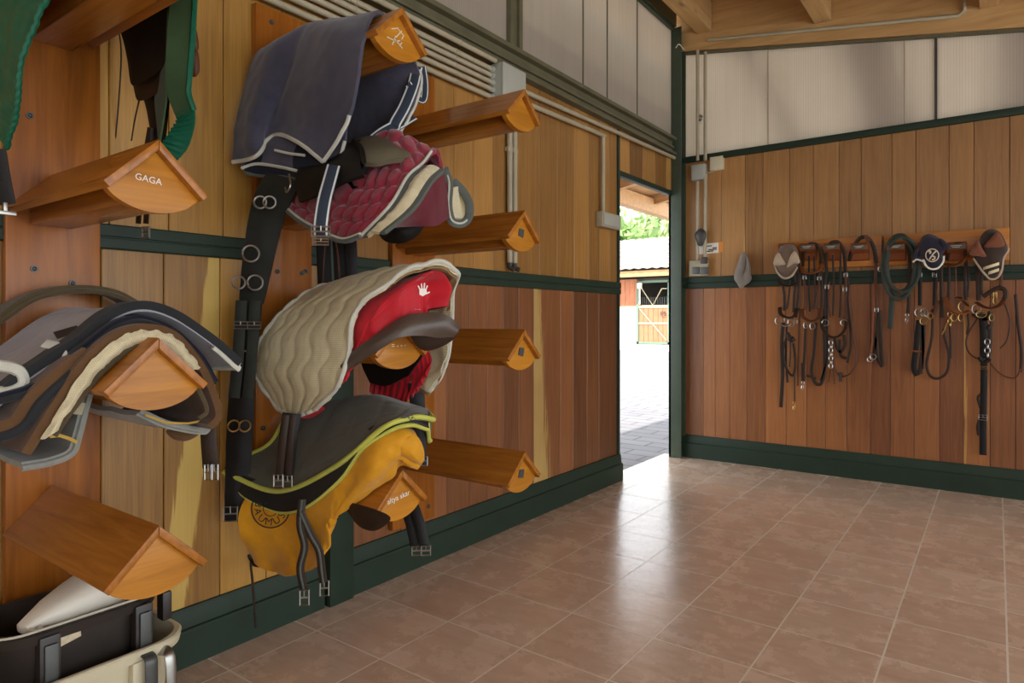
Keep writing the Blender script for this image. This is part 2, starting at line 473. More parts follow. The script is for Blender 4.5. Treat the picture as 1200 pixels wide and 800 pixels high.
M['orange_ink'] = m_plain('orange_print', rgb(226, 140, 50), .6, 0, .1)
M['dark_gap'] = m_plain('dark_backing', rgb(28, 18, 10), .9)
M['cobweb'] = m_plain('pale_cord', rgb(190, 186, 170), .8)
M['green_leatherette'] = m_plain('green_black_rein', rgb(40, 50, 40), .6, 0, .2, 12)

# polycarbonate glazing (twin wall, fine vertical ribs)
def m_poly(name, axis, c, dirt):
    n = NT(name); co = n.coord('Object')
    sx = n.n('ShaderNodeSeparateXYZ'); n.l(co, sx.inputs[0])
    rib = n.math('FRACT', n.math('MULTIPLY', sx.outputs[axis], 62.0))
    ribm = n.math('LESS_THAN', rib, .16)
    d = n.noise(co, 2.2, 6, .65); streak = n.noise(n.coord('Object', (9, 9, .5)), 2.0, 4)
    col = n.mix(n.math('MULTIPLY', n.math('ADD', d, streak), .5), dirt, c)
    col = n.mix(n.math('MULTIPLY', ribm, .42), col, mul(dirt, .75))
    t = n.t
    df = n.n('ShaderNodeBsdfDiffuse'); tr = n.n('ShaderNodeBsdfTranslucent'); gl = n.n('ShaderNodeBsdfGlossy'); gl.inputs['Roughness'].default_value = .25
    n.l(col, df.inputs[0]); n.l(col, tr.inputs[0])
    a = n.n('ShaderNodeMixShader'); a.inputs[0].default_value = .55; n.l(df.outputs[0], a.inputs[1]); n.l(tr.outputs[0], a.inputs[2])
    b = n.n('ShaderNodeMixShader'); b.inputs[0].default_value = .04; n.l(a.outputs[0], b.inputs[1]); n.l(gl.outputs[0], b.inputs[2])
    t.nodes.remove(n.b); n.l(b.outputs[0], n.out.inputs[0]); return n.m
M['poly_left'] = m_poly('polycarbonate_left', 1, rgb(206, 199, 187), rgb(176, 166, 150))
M['poly_back'] = m_poly('polycarbonate_back', 0, rgb(224, 216, 203), rgb(192, 182, 167))

def m_tiles():
    n = NT('terracotta_tiles'); c = n.n('ShaderNodeTexCoord'); mp = n.n('ShaderNodeMapping')
    mp.inputs['Location'].default_value = (-TOX / TS + 40, -TOY / TS + 40, 0); mp.inputs['Scale'].default_value = (1 / TS,) * 3
    n.l(c.outputs['Object'], mp.inputs[0]); sp = n.n('ShaderNodeSeparateXYZ'); n.l(mp.outputs[0], sp.inputs[0])
    def edge(o):
        f = n.math('FRACT', o); return n.math('MINIMUM', f, n.math('SUBTRACT', 1.0, f))
    e = n.math('MINIMUM', edge(sp.outputs[0]), edge(sp.outputs[1]))
    g = n.math('LESS_THAN', e, .0088)
    fl = n.n('ShaderNodeVectorMath', operation='FLOOR'); n.l(mp.outputs[0], fl.inputs[0])
    wn = n.n('ShaderNodeTexWhiteNoise', noise_dimensions='3D'); n.l(fl.outputs[0], wn.inputs['Vector'])
    ad = n.n('ShaderNodeVectorMath', operation='MULTIPLY_ADD'); n.l(wn.outputs['Color'], ad.inputs[0]); ad.inputs[1].default_value = (7, 7, 7); n.l(c.outputs['Object'], ad.inputs[2])
    a = n.noise(ad.outputs[0], 6, 8, .72, .2)
    mp2 = n.n('ShaderNodeMapping'); mp2.inputs['Scale'].default_value = (3, 11, 3); n.l(ad.outputs[0], mp2.inputs[0])
    b = n.noise(mp2.outputs[0], 2.4, 5, .6, .5)
    t = n.math('ADD', n.math('MULTIPLY', a, .45), n.math('MULTIPLY', b, .55))
    t = n.math('ADD', t, n.math('MULTIPLY', n.math('SUBTRACT', wn.outputs['Value'], .5), .13))
    col = n.ramp(t, [(.28, rgb(190, 160, 137)), (.5, rgb(209, 182, 159)), (.72, rgb(224, 202, 182))])
    gr = n.mix(n.noise(c.outputs['Object'], 14, 4), rgb(226, 216, 198), rgb(244, 238, 224))
    n.set(Base_Color=n.mix(g, col, gr))
    n.set(Roughness=n.math('ADD', n.math('MULTIPLY', a, .25), n.math('ADD', .14, n.math('MULTIPLY', g, .4))))
    n.b.inputs['Coat Weight'].default_value = .5; n.b.inputs['Coat Roughness'].default_value = .2
    h = n.math('ADD', n.math('MULTIPLY', n.math('SUBTRACT', 1.0, n.math('LESS_THAN', e, .02)), 1.0), n.math('ADD', n.math('MULTIPLY', a, .25), n.math('MULTIPLY', n.noise(c.outputs['Object'], 22, 3), 1.2)))
    n.bump(h, .25, .004)
    return n.m
M['tiles'] = m_tiles()

def m_paving():
    n = NT('block_paving'); co = n.coord('Object'); br = n.n('ShaderNodeTexBrick')
    n.l(co, br.inputs['Vector']); br.inputs['Scale'].default_value = 1.0
    br.inputs['Color1'].default_value = rgb(116, 114, 116); br.inputs['Color2'].default_value = rgb(100, 98, 104); br.inputs['Mortar'].default_value = rgb(58, 58, 66)
    br.inputs['Mortar Size'].default_value = .012; br.inputs['Brick Width'].default_value = .42; br.inputs['Row Height'].default_value = .2
    n.set(Base_Color=n.mix(n.math('MULTIPLY', n.noise(co, 5, 4), .4), br.outputs[0], rgb(134, 130, 130)), Roughness=.75)
    return n.m
M['paving'] = m_paving()
M['sand'] = m_plain('pale_yard_ground', rgb(205, 200, 190), .9, 0, .06, 1)
M['render_white'] = m_plain('white_render', rgb(222, 220, 205), .9, 0, .05, 2)
M['roof_tile'] = m_plain('pale_roof_tiles', rgb(150, 140, 134), .85, 0, .3, 9)
M['stable_wood'] = m_wood('stable_wood', rgb(140, 84, 58), rgb(186, 124, 92), .6, 2, 0, 1)
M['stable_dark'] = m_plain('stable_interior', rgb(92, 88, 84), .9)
M['stable_frame'] = m_plain('green_frame', rgb(96, 120, 104), .6)
M['eave_wood'] = m_wood('eave_wood', rgb(150, 108, 70), rgb(206, 164, 116), .6, 0, 0, .8)
def m_leaf(name, a, b):
    n = NT(name); i = n.n('ShaderNodeObjectInfo'); f = n.noise(n.coord('Object'), 2.2, 3)
    n.set(Base_Color=n.mix(f, a, b), Roughness=.6); n.b.inputs['Subsurface Weight'].default_value = 0
    tr = n.n('ShaderNodeBsdfTranslucent'); n.l(n.mix(f, a, b), tr.inputs[0]); mx = n.n('ShaderNodeMixShader'); mx.inputs[0].default_value = .35
    n.l(n.b.outputs[0], mx.inputs[1]); n.l(tr.outputs[0], mx.inputs[2]); n.l(mx.outputs[0], n.out.inputs[0]); return n.m
M['leaf'] = m_leaf('leaves', rgb(96, 132, 72), rgb(160, 186, 112))
M['leaf_pale'] = m_leaf('pale_leaves', rgb(140, 160, 112), rgb(190, 200, 150))
M['bark'] = m_plain('bark', rgb(92, 76, 60), .9)
# ---------------------------------------------------------------- the room
YB = -3.6; XR = 5.6       # the barn goes on behind and to the right of the camera
DL, DR = 4.09, 5.058       # doorway in the left wall
LZ0, LZ1 = 1.305, 1.378   # dado rail on the left wall
def zroof(x): return 3.36 - .172 * x      # underside of the beam line on the back wall

f = MB(); f.box(-.1, YB, -.12, XR, D, 0); struct(f.build('floor', M['tiles'], None, False))

def boards(mb, plane, a0, a1, z0, z1, cuts, streak={}, base=.5, amp=.4, mi=0, seed=1, holes=None, dull={}):
    """vertical boards as a run of thin planks. plane ('x',X) or ('y',Y)"""
    rnd = random.Random(seed); cc = [a0] + [c for c in cuts if a0 < c < a1] + [a1]; mb.mi = mi
    for k in range(len(cc) - 1):
        l, r = cc[k] + .0012, cc[k + 1] - .0012
        if r - l < .004: continue
        t = min(1, max(0, base + (rnd.random() - .5) * 2 * amp)); th = .02; b = .0025
        B = dull.get(k, 0)
        sk = streak.get(k)
        g = sk if sk else (0, 0, 0, 0)     # lower-left, lower-right, upper-right, upper-left
        if plane[0] == 'x':
            X = plane[1]; q = lambda a, z, d: (X - d, a, z)
        else:
            Y = plane[1]; q = lambda a, z, d: (a, Y + d, z)
        fr = [mb.bm.verts.new(q(l + b, z0, 0)), mb.bm.verts.new(q(r - b, z0, 0)), mb.bm.verts.new(q(r - b, z1, 0)), mb.bm.verts.new(q(l + b, z1, 0))]
        md = [mb.bm.verts.new(q(l, z0, b)), mb.bm.verts.new(q(r, z0, b)), mb.bm.verts.new(q(r, z1, b)), mb.bm.verts.new(q(l, z1, b))]
        bk = [mb.bm.verts.new(q(l, z0, th)), mb.bm.verts.new(q(r, z0, th)), mb.bm.verts.new(q(r, z1, th)), mb.bm.verts.new(q(l, z1, th))]
        tn = [(t, g[i], B, 1) for i in range(4)]
        mb.face(fr, None, tn)
        for A, Bq in ((fr, md), (md, bk)):
            for i in range(4):
                j = (i + 1) % 4
                mb.face([A[i], A[j], Bq[j], Bq[i]], None, [tn[i], tn[j], tn[j], tn[i]])
        mb.face(bk[::-1], None, tn[::-1])

# --- left wall (plane X = 0)
def yl(*px): return [PX(p, 374, 0).y for p in px]
w = MB(); w.recalc = True
ys = []; y = YB; rr = random.Random(3)
while y < .55: y += .12 + rr.random() * .08; ys.append(y)
low1 = sorted([c for c in ys if c < .6] + yl(118, 192, 258, 312, 345) + [.66])
up1 = sorted([c for c in ys if c < .6] + yl(128, 198, 262, 330) + [.66])
n0 = len([c for c in low1 if c < yl(192)[0] - 1e-3]) + 1
boards(w, ('x', 0), YB, 1.70, 0, LZ1 - .03, low1, {n0: (.91, 2.5, .8, -.8), n0 - 1: (0, .2, .1, 0)}, .52, .3, 0, 5)
boards(w, ('x', 0), YB, 1.70, LZ1 - .03, 2.5, up1, {}, .72, .22, 0, 9)
low2 = yl(470, 497, 524, 550, 571, 590, 608, 626, 657, 672, 688, 702)
k = 8
boards(w, ('x', 0), 1.70, DL, 0, 1.33, low2, {k: (.95, .3, -.1, .7)}, .42, .28, 1, 11)
up2 = yl(505, 532, 555, 578, 605, 632, 653, 673, 690, 703, 714)
boards(w, ('x', 0), 1.70, DL, 1.33, 2.5, up2, {}, .5, .22, 2, 13)
boards(w, ('x', 0), DL, D + .02, 2.12, 2.5, yl(738, 753, 768, 781), {}, .45, .3, 2, 15)
w.mi = 3; w.box(-.10, YB, 0, -.021, DL, 2.5); w.box(-.035, DL, 2.125, -.021, D + .1, 2.5)
struct(w.build('wall_left', [M['boards_olive'], M['boards_red'], M['boards_tan'], M['dark_gap']], None, False))

# --- back wall (plane Y = D)
def xb(*px): return [PY(p, 374, D).x for p in px]
w = MB()
ext = []; x = 2.3
while x < XR: x += .13 + rr.random() * .04; ext.append(x)
lo = xb(824, 838, 855, 875, 897, 921, 945, 967, 992, 1020, 1043, 1071, 1101, 1129, 1160, 1190) + ext
up = xb(824, 845, 873, 894, 925, 953, 983, 1009, 1045, 1073, 1112, 1141, 1183) + ext
boards(w, ('y', D), 0, XR, 0, 1.40, lo, {14: (.62, -.3, -.35, .52)}, .5, .27, 0, 21)
boards(w, ('y', D), 0, XR, 1.40, 2.37, up, {2: (-.5, .75, .15, -.6)}, .5, .22, 1, 23)
w.mi = 2; w.box(0, D + .021, 0, XR, D + .1, 2.37)
struct(w.build('wall_back', [M['boards_back_low'], M['boards_back_top'], M['dark_gap']], None, False))

# --- green skirting boards, each with a bevelled cap
def skirting(mb, a0, a1, side):
    prof = [(0, 0), (.034, 0), (.034, .108), (.030, .115), (.022, .118), (.018, .165), (.012, .178), (0, .178)]
    if side == 'x': poly = [(d, a0, z) for d, z in prof]; mb.prism(poly, (0, a1 - a0, 0))
    else: poly = [(a0, D - d, z) for d, z in prof]; mb.prism(poly, (a1 - a0, 0, 0))
b = MB(); skirting(b, YB, 1.60, 'x'); skirting(b, 1.74, DL, 'x'); struct(b.build('baseboard_left', M['green'], None, True, 25))
b = MB(); skirting(b, .06, XR, 'y'); struct(b.build('baseboard_back', M['green'], None, True, 25))
# --- dado rails
def dado(mb, a0, a1, side, z0, z1):
    h = z1 - z0; prof = [(0, z0), (.014, z0), (.018, z0 + .004), (.018, z0 + h * .42), (.013, z0 + h * .45), (.013, z0 + h * .5), (.018, z0 + h * .53), (.018, z1 - .004), (.014, z1), (0, z1)]
    if side == 'x': mb.prism([(d, a0, z) for d, z in prof], (0, a1 - a0, 0))
    else: mb.prism([(a0, D - d, z) for d, z in prof], (a1 - a0, 0, 0))
b = MB(); dado(b, YB, 1.60, 'x', LZ0, LZ1); dado(b, 1.74, DL, 'x', 1.272, 1.352); struct(b.build('trim_1', M['green'], None, True, 25))
b = MB(); dado(b, .06, XR, 'y', 1.345, 1.436); struct(b.build('trim_2', M['green'], None, True, 25))

# --- steel frame: post, door jambs, lintel beam, corner post
def hcol(mb, x0, x1, y0, y1, z0, z1, f=.012):
    mb.box(x0, y0, z0, x1, y0 + f, z1, .002); mb.box(x0, y1 - f, z0, x1, y1, z1, .002); mb.box((x0 + x1) / 2 - .01, y0 + f, z0, (x0 + x1) / 2 + .01, y1 - f, z1)
b = MB(); b.box(-.02, 1.612, 0, .052, 1.728, 2.20, .006); struct(b.build('trim_3', M['green'], None, True, 30))
b = MB()
b.box(-.11, DL - .03, 0, .012, DL, 2.40, .004)                       # near jamb, up to the beam
b.box(-.03, DR, 0, .012, D - .0, 2.40, .002)                              # far jamb
b.box(-.03, DL, 2.088, .012, DR, 2.125, .003)                          # head
struct(b.build('trim_4', M['green'], None, True, 30))
b = MB()                                                             # steel beam under the glazing
b.box(-.06, YB, 2.405, .05, D, 2.425, .003); b.box(-.06, YB, 2.52, .05, D, 2.545, .003); b.box(-.015, YB, 2.425, .012, D, 2.52)
b.box(.012, YB, 2.462, .03, D, 2.478, .003)
struct(b.build('trim_5', M['green_dark'], None, True, 30))
b = MB(); hcol(b, -.02, .085, D - .105, D - .005, 0, 3.42, .012); b.box(-.02, D - .105, 0, .0, D, 3.42, .002); struct(b.build('trim_6', M['green_post'], None, True, 30))
b = MB(); b.box(-.03, 2.80, 2.545, .03, 2.83, 3.55, .003); b.box(-.03, 2.88, 2.545, .03, 2.91, 3.55, .003); b.box(-.01, 2.83, 2.545, .012, 2.88, 3.55)
struct(b.build('trim_7', M['green_dark'], None, True, 30))
# top channel of the left glazing
b = MB(); b.box(-.03, YB, 3.405, .03, D - .1, 3.425, .002); b.box(-.03, YB, 3.425, .045, D - .1, 3.60, .003); struct(b.build('trim_8', M['green_post'], None, True, 30))
# glazing sill and head on the back wall
b = MB(); b.box(.06, D - .028, 2.352, XR, D + .03, 2.395, .003); b.box(.06, D - .012, 2.395, XR, D - .004, 2.402)
struct(b.build('trim_9', M['green'], None, True, 30))
b = MB()
for (x0, x1) in ((.085, XR),):
    z0, z1 = zroof(x0) - .105, zroof(x1) - .105
    b.hull8([(x0, D - .025, z0 - .018), (x1, D - .025, z1 - .018), (x1, D + .02, z1 - .018), (x0, D + .02, z0 - .018), (x0, D - .025, z0), (x1, D - .025, z1), (x1, D + .02, z1), (x0, D + .02, z0)])
struct(b.build('trim_10', M['green_dark'], None, False))

# --- polycarbonate windows
g = MB(); g.box(-.016, YB, 2.545, 0, 2.80, 3.41); struct(g.build('window_1', M['poly_left'], None, False))
g = MB()
for a, c in ((2.91, 3.600), (3.606, 3.918), (3.924, 4.374), (4.380, D - .10)): g.box(-.016, a, 2.545, 0, c, 3.41)
struct(g.build('window_2', M['poly_left'], None, False))
j = MB()
for a in (3.603, 3.921, 4.377): j.box(-.016, a - .006, 2.545, .004, a + .006, 3.41, .001)
struct(j.build('window_2_joint', M['green_dark'], None, False)).name = 'trim_11'
def bpane(name, x0, x1):
    g = MB(); z0, z1 = zroof(x0) - .12, zroof(x1) - .12
    g.hull8([(x0, D, 2.39), (x1, D, 2.39), (x1, D + .016, 2.39), (x0, D + .016, 2.39), (x0, D, z0), (x1, D, z1), (x1, D + .016, z1), (x0, D + .016, z0)])
    return struct(g.build(name, M['poly_back'], None, False))
bpane('window_3', .02, 1.77); bpane('window_4', 1.785, XR)
for i, (pa, pb, wd) in enumerate((((868, 40), (945, 175), .10), ((1012, 20), (1058, 190), .30), ((1210, 0), (1212, 170), .34))):  # boards added outside the back glazing to shade dark bands onto it
    a, c_ = PY(*pa, D + .13), PY(*pb, D + .13); m = MB(); m.prism([a - v3(wd / 2, 0, 0), a + v3(wd / 2, 0, 0), c_ + v3(wd / 2, 0, 0), c_ - v3(wd / 2, 0, 0)], (0, .05, 0))
    struct(m.build('streak_shade_board', M['eave_wood'], None, False))
b = MB(); b.box(1.770, D - .01, 2.39, 1.785, D + .02, zroof(1.78) - .12); struct(b.build('trim_12', M['pvc_dark'], None, False))
b = MB()                                                            # thin pale joints in the sheets
for x in (.72, 1.60): b.box(x - .004, D - .003, 2.395, x + .004, D, zroof(x) - .122)
struct(b.build('trim_13', M['pvc'], None, False))

# --- unseen rear wall, added behind the camera to cut flat frontal fill light
w = MB(); xs = []; x = .2
while x < XR: xs.append(x); x += .15 + rr.random() * .05
w2 = MB(); boards(w2, ('y', YB + .02), 0, XR, 0, 2.4, xs, {}, .5, .35, 0, 31); w2.mi = 1; w2.box(0, YB - .1, 0, XR, YB - .0, 2.4)
struct(w2.build('wall_rear_blocker', [M['boards_back_low'], M['dark_gap']], None, False))
# --- ceiling: board deck, purlins, sloping wall beam
def zc(x): return zroof(x) + .285
c = MB(); k = 0; y = YB
rnd = random.Random(4)
while y < D + .5:
    y2 = y + .145; t = rnd.random()
    c.hull8([(-.1, y, zc(-.1)), (XR, y, zc(XR)), (XR, y2 - .003, zc(XR)), (-.1, y2 - .003, zc(-.1)), (-.1, y, zc(-.1) + .03), (XR, y, zc(XR) + .03), (XR, y2, zc(XR) + .03), (-.1, y2, zc(-.1) + .03)])
    y = y2
struct(c.build('ceiling', M['pine_x'], None, False))
b = MB(); x0, x1 = .06, XR
def slab(b, x0, x1, y0, y1, d0, d1):
    b.hull8([(x0, y0, zroof(x0) + d0), (x1, y0, zroof(x1) + d0), (x1, y1, zroof(x1) + d0), (x0, y1, zroof(x0) + d0), (x0, y0, zroof(x0) + d1), (x1, y0, zroof(x1) + d1), (x1, y1, zroof(x1) + d1), (x0, y1, zroof(x0) + d1)])
slab(b, -.06, XR, D - .032, D + .07, -.10, .055); slab(b, -.06, XR, D - .02, D + .07, .055, .283)
struct(b.build('trim_14', M['pine_x'], None, False))
for i, (xa, wd) in enumerate(((.19, .115), (1.05, .11), (2.01, .10), (2.85, .09), (3.7, .09), (4.6, .09))):
    p = MB(); z = zroof(xa + wd / 2) + .035
    p.box(xa, YB, z, xa + wd, D - .033, z + .23, .004)
    struct(p.build('trim_%d' % (15 + i), M['pine'], None, False))
# the roof from outside (keeps the sun out)
r = MB(); r.hull8([(-.25, YB, zc(-.25) + .03), (XR + .3, YB, zc(XR + .3) + .03), (XR + .3, D + .5, zc(XR + .3) + .03), (-.25, D + .5, zc(-.25) + .03), (-.25, YB, zc(-.25) + .1), (XR + .3, YB, zc(XR + .3) + .1), (XR + .3, D + .5, zc(XR + .3) + .1), (-.25, D + .5, zc(-.25) + .1)])
struct(r.build('trim_21', M['roof_tile'], None, False))
# ---------------------------------------------------------------- outside the door
p = MB(); p.box(-16, -8, -.2, -.1, 22, -.02); p.recalc = True
struct(p.build('trim_22', M['paving'], None, False)).name = 'courtyard_paving'
p = MB(); p.box(-40, 22, -.2, 30, 60, -.02); p.box(-40, -8, -.2, -16, 22, -.02); p.box(-.1, D + .1, -.2, 30, 22, -.02)
struct(p.build('yard_ground', M['sand'], None, False))
# porch roof over the door side
po = MB()
for k in range(24):
    y = .5 + k * .35
    po.hull8([(-1.75, y, 2.70), (-.1, y, 2.98), (-.1, y + .345, 2.98), (-1.75, y + .345, 2.70), (-1.75, y, 2.73), (-.1, y, 3.01), (-.1, y + .345, 3.01), (-1.75, y + .345, 2.73)])
struct(po.build('porch_deck', M['eave_wood'], None, False))
po = MB(); po.box(-1.66, .5, 2.50, -1.54, 8.8, 2.69, .005); struct(po.build('porch_beam', M['eave_wood'], None, True))
for k in range(7):
    y = 1.2 + k * 1.15
    po = MB(); po.hull8([(-1.75, y, 2.58), (-.1, y, 2.86), (-.1, y + .09, 2.86), (-1.75, y + .09, 2.58), (-1.75, y, 2.70), (-.1, y, 2.98), (-.1, y + .09, 2.98), (-1.75, y + .09, 2.70)])
    struct(po.build('porch_rafter', M['eave_wood'], None, False))

# stable block across the yard (facade parallel to the back wall)
FY = 27.3
def Fp(x, y): return PY(x, y, FY)
S = thing('stable_block', (Fp(760, 403).x, FY, 0), 'white stable block with pale tiled roof across the bright yard, seen through the doorway', 'building')
xL, xR = Fp(690, 400).x, Fp(830, 400).x
dx0, dx1 = Fp(746.5, 400).x, Fp(785.5, 400).x; zt = Fp(766, 331).z; ze = Fp(766, 325).z; zm = Fp(766, 359).z
zw0 = Fp(735, 359).z
m = MB()
for a, b_ in ((xL - 6, dx0), (dx1, xR + 6)): m.box(a, FY, -.02, b_, FY + .25, zw0)
m.box(dx1, FY, zw0, xR + 6, FY + .25, ze)
m.build('wall', M['render_white'], S, False)
m = MB(); bw = .22; x = xL - 6
while x < dx0 - .02: m.box(x, FY - .01, zw0, min(x + bw - .012, dx0), FY + .22, ze - .05); x += bw
m.build('wood_panel', M['stable_wood'], S, False)
m = MB(); m.box(xL - 6.4, FY - .95, ze + .0, xR + 6.4, FY - .83, ze + .26, .01); m.build('eaves_beam', M['eave_wood'], S)
m = MB(); ry = FY + 4.6; rz = 1.1 + (374.1 - 281) / F * (ray(760, 281).y and (ry / ray(760, 281).y))
nx = 90
for k in range(12):       # rows of pan tiles, corrugated across
    t0, t1 = k / 12, (k + 1) / 12 + .02
    rows = []
    for t, dz in ((t0, .05), (t1, .0)):
        rows.append([v3(xL - 6.5 + (xR - xL + 13) * i / nx, FY - 1.1 + (ry - FY + 1.1) * t, ze + .26 + (rz - ze - .26) * t + dz + (.05 if i % 2 else 0)) for i in range(nx + 1)])
    m.sheet(rows, .03)
m.build('roof', M['roof_tile'], S, False)
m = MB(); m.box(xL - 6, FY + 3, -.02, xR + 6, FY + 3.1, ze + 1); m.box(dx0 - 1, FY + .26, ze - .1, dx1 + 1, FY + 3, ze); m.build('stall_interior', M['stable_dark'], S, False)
dr = MB()
for a in (dx0, dx1 - .1): dr.box(a, FY - .06, -.02, a + .1, FY + .1, zt + .05)
dr.box(dx0, FY - .06, zt, dx1, FY + .1, zt + .1); dr.box(dx0, FY - .06, .0, dx1, FY + .05, .1)
DF = dr.build('stable_door', M['stable_frame'], S, False)
m = MB(); n = 6; wv = (dx1 - dx0 - .2) / n
for k in range(n): m.box(dx0 + .1 + wv * k + .008, FY - .02, .1, dx0 + .1 + wv * (k + 1) - .008, FY + .03, zm - .06)
m.build('lower_leaf', M['stable_wood'], DF, False)
m = MB(); m.box(dx0 + .1, FY - .05, zm - .06, dx1 - .1, FY + .03, zm + .06)
zq = zm - .75; m.box(dx0 + .1, FY - .045, zq - .04, dx1 - .1, FY - .01, zq + .04)
m.tube([v3(dx0 + .15, FY - .05, zm - .1), v3(dx1 - .15, FY - .05, .18)], .03, 6)
mid = (dx0 + dx1) / 2
m.tube([v3(dx0 + .18, FY - .05, zt - .15), v3(mid, FY - .05, zm + .05), v3(dx1 - .38, FY - .05, zt - .28), v3(dx1 - .14, FY - .05, zt - .28)], .028, 6)
m.build('brace', M['pvc'], DF, False)
m = MB()
for k in range(13):
    x = dx0 + .16 + (dx1 - dx0 - .32) * k / 12; m.tube([v3(x, FY, zm), v3(x, FY, zm + .42)], .022, 5)
m.build('grille', M['pvc_dark'], DF, False)
m = MB(); m.ring((dx1 - .3, FY - .08, zm - .32), .1, .022); m.build('latch', M['pvc_dark'], DF)
m = MB(); x = Fp(751, 340).x; m.tube([v3(x, FY - .12, zm + .1), v3(x, FY - .12, zt - .1)], .035, 8); m.box(x - .09, FY - .2, zt - .25, x + .09, FY - .06, zt); m.build('lamp_post', M['white'], S)

# trees behind the stable
def tree(i, px, py_top, dist_y, rad, label, mat):
    c = PY(px, py_top, dist_y); rnd = random.Random(i * 13 + 1)
    T = thing('leafy_tree', (c.x, dist_y, 0), label, 'tree', None)
    z0 = c.z - rad * 1.0
    m = MB(); m.tube([v3(c.x, dist_y, -.02), v3(c.x + .2, dist_y, z0 * .5), v3(c.x, dist_y, z0)], .28, 8, taper=lambda t: 1 - .5 * t); m.build('trunk', M['bark'], T)
    m = MB(); blobs = [(Vector((c.x, dist_y, z0)), rad)]
    for k in range(9): blobs.append((Vector((c.x + rnd.uniform(-1, 1) * rad * .8, dist_y + rnd.uniform(-.6, .6) * rad, z0 + rnd.uniform(-.6, .55) * rad)), rad * rnd.uniform(.4, .6)))
    for bc, br in blobs:
        for q in range(420):
            d = Vector((rnd.gauss(0, 1), rnd.gauss(0, 1), rnd.gauss(0, 1))).normalized()
            pnt = bc + d * br * (.7 + .35 * rnd.random())
            u = Vector((rnd.gauss(0, 1), rnd.gauss(0, 1), rnd.gauss(0, 1))).normalized(); w_ = u.cross(d + Vector((.01, .2, 0))).normalized()
            s_ = rad * .075 * rnd.uniform(.6, 1.3)
            m.face([m.bm.verts.new(pnt + u * s_ * 1.6), m.bm.verts.new(pnt + w_ * s_ * .7), m.bm.verts.new(pnt - u * s_ * 1.6), m.bm.verts.new(pnt - w_ * s_ * .7)])
    m.recalc = False
    m.build('foliage', mat, T, False)
tree(0, 724, 240, 38, 3.4, 'green bushy tree at the left edge of the doorway view, behind the stable roof', M['leaf'])
tree(1, 752, 246, 51, 4.4, 'pale green tree in the middle of the doorway view above the stable roof', M['leaf_pale'])
tree(2, 788, 244, 67, 6.0, 'pale tree at the right edge of the doorway view above the stable roof', M['leaf_pale'])
# ---------------------------------------------------------------- pipes, boxes, small wall fittings
def pipe(name, label, cat, path, r, parent=None, group=None, clips=()):
    path = [V(p) for p in path]
    t = thing(name, tuple(path[0]), label, cat, group)
    m = MB(); m.tube(path, r, 10); m.build('pipe_run', M['pvc'], t)
    for c in clips:
        c = Vector(c); m = MB(); m.ring(c, r, .003, (0, 1, 0), 14, 5); m.build('clip', M['pvc'], t)
    return t
ends = [(2.61, 2.408), (2.60, 2.375), (2.60, 2.345), (2.60, 2.312), (2.60, 2.272), (2.60, 2.232)]
# six conduits running along the left wall into the junction box
words = ['topmost', 'second from top', 'third from top', 'third from bottom', 'second from bottom', 'lowest']
zs = [2.400, 2.368, 2.336, 2.302, 2.266, 2.226]
for i, z in enumerate(zs):
    x = .066 if i == 0 else .034
    pipe('conduit', 'grey conduit, %s of the six horizontal conduits left of the junction box' % words[i], 'conduit', [(x, -.6, z), (x, 1.0, z), (x, 2.5, z), (x, 2.635, z)] and [v3(x, -.6, z), v3(x, 1.2, z), v3(x, 2.64 if i > 1 else 2.62, z)], .0125, None, 'horizontal conduits beside the junction box', [(x, 1.0, z), (x, 1.75, z), (x, 2.35, z)])
# junction box
J = thing('junction_box', (0, 2.74, 2.17), 'large pale grey junction box under the steel beam, where six conduits end', 'electrical box')
m = MB(); m.box(.002, 2.642, 2.14, .085, 2.842, 2.398, .004); m.build('body', M['plastic_box'], J)
m = MB(); m.box(.085, 2.642, 2.14, .098, 2.842, 2.398, .004); m.build('lid', M['plastic_box'], J)
for z in zs[1:]:
    m = MB(); m.tube([v3(.034, 2.62, z), v3(.034, 2.645, z)], .017, 10); m.build('cable_gland', M['plastic_box'], J)
# two pipes down the wall
for y, w_ in ((2.800, 'left'), (2.845, 'right')):
    t = pipe('conduit', 'vertical grey conduit below the junction box, %s of the pair behind the empty racks' % w_, 'conduit', [v3(.022, y, 2.14), v3(.022, y, 1.40)], .0155, None, 'paired vertical conduits', [])
    m = MB(); m.tube([v3(.022, y, 1.40), v3(.024, y, 1.375), v3(.045, y + .01, 1.362)], .014, 8); m.build('open_end', M['pvc_dark'], t)
    for z in (2.0, 1.55):
        m = MB(); m.box(.002, y - .02, z - .012, .03, y + .02, z + .012, .003); m.build('clip', M['pvc'], t)
# two conduits going right
pipe('conduit', 'long grey conduit running from the big junction box over the doorway to the corner', 'conduit', [v3(.03, 2.842, 2.335), v3(.03, 3.9, 2.36), v3(.03, D - .11, 2.385)], .0135, None, None, [(.03, 3.3, 2.346), (.03, 4.5, 2.374)])
pipe('conduit', 'grey conduit below the long one, bending down to the socket box', 'conduit', catmull([v3(.03, 2.842, 2.275), v3(.03, 3.75, 2.298), v3(.03, 3.80, 2.29), v3(.03, 3.812, 2.25), v3(.03, 3.812, 1.80)], 24), .0135, None, None, [(.03, 3.3, 2.288)])
k = thing('socket_box', (0, 3.89, 1.70), 'flat grey socket box on the left wall beside the doorway', 'electrical box')
m = MB(); m.box(.002, 3.762, 1.70, .052, 4.02, 1.80, .008); m.build('body', M['pvc'], k)
m = MB(); m.box(.052, 3.775, 1.712, .060, 4.008, 1.788, .004); m.build('lid', M['plastic_box'], k)
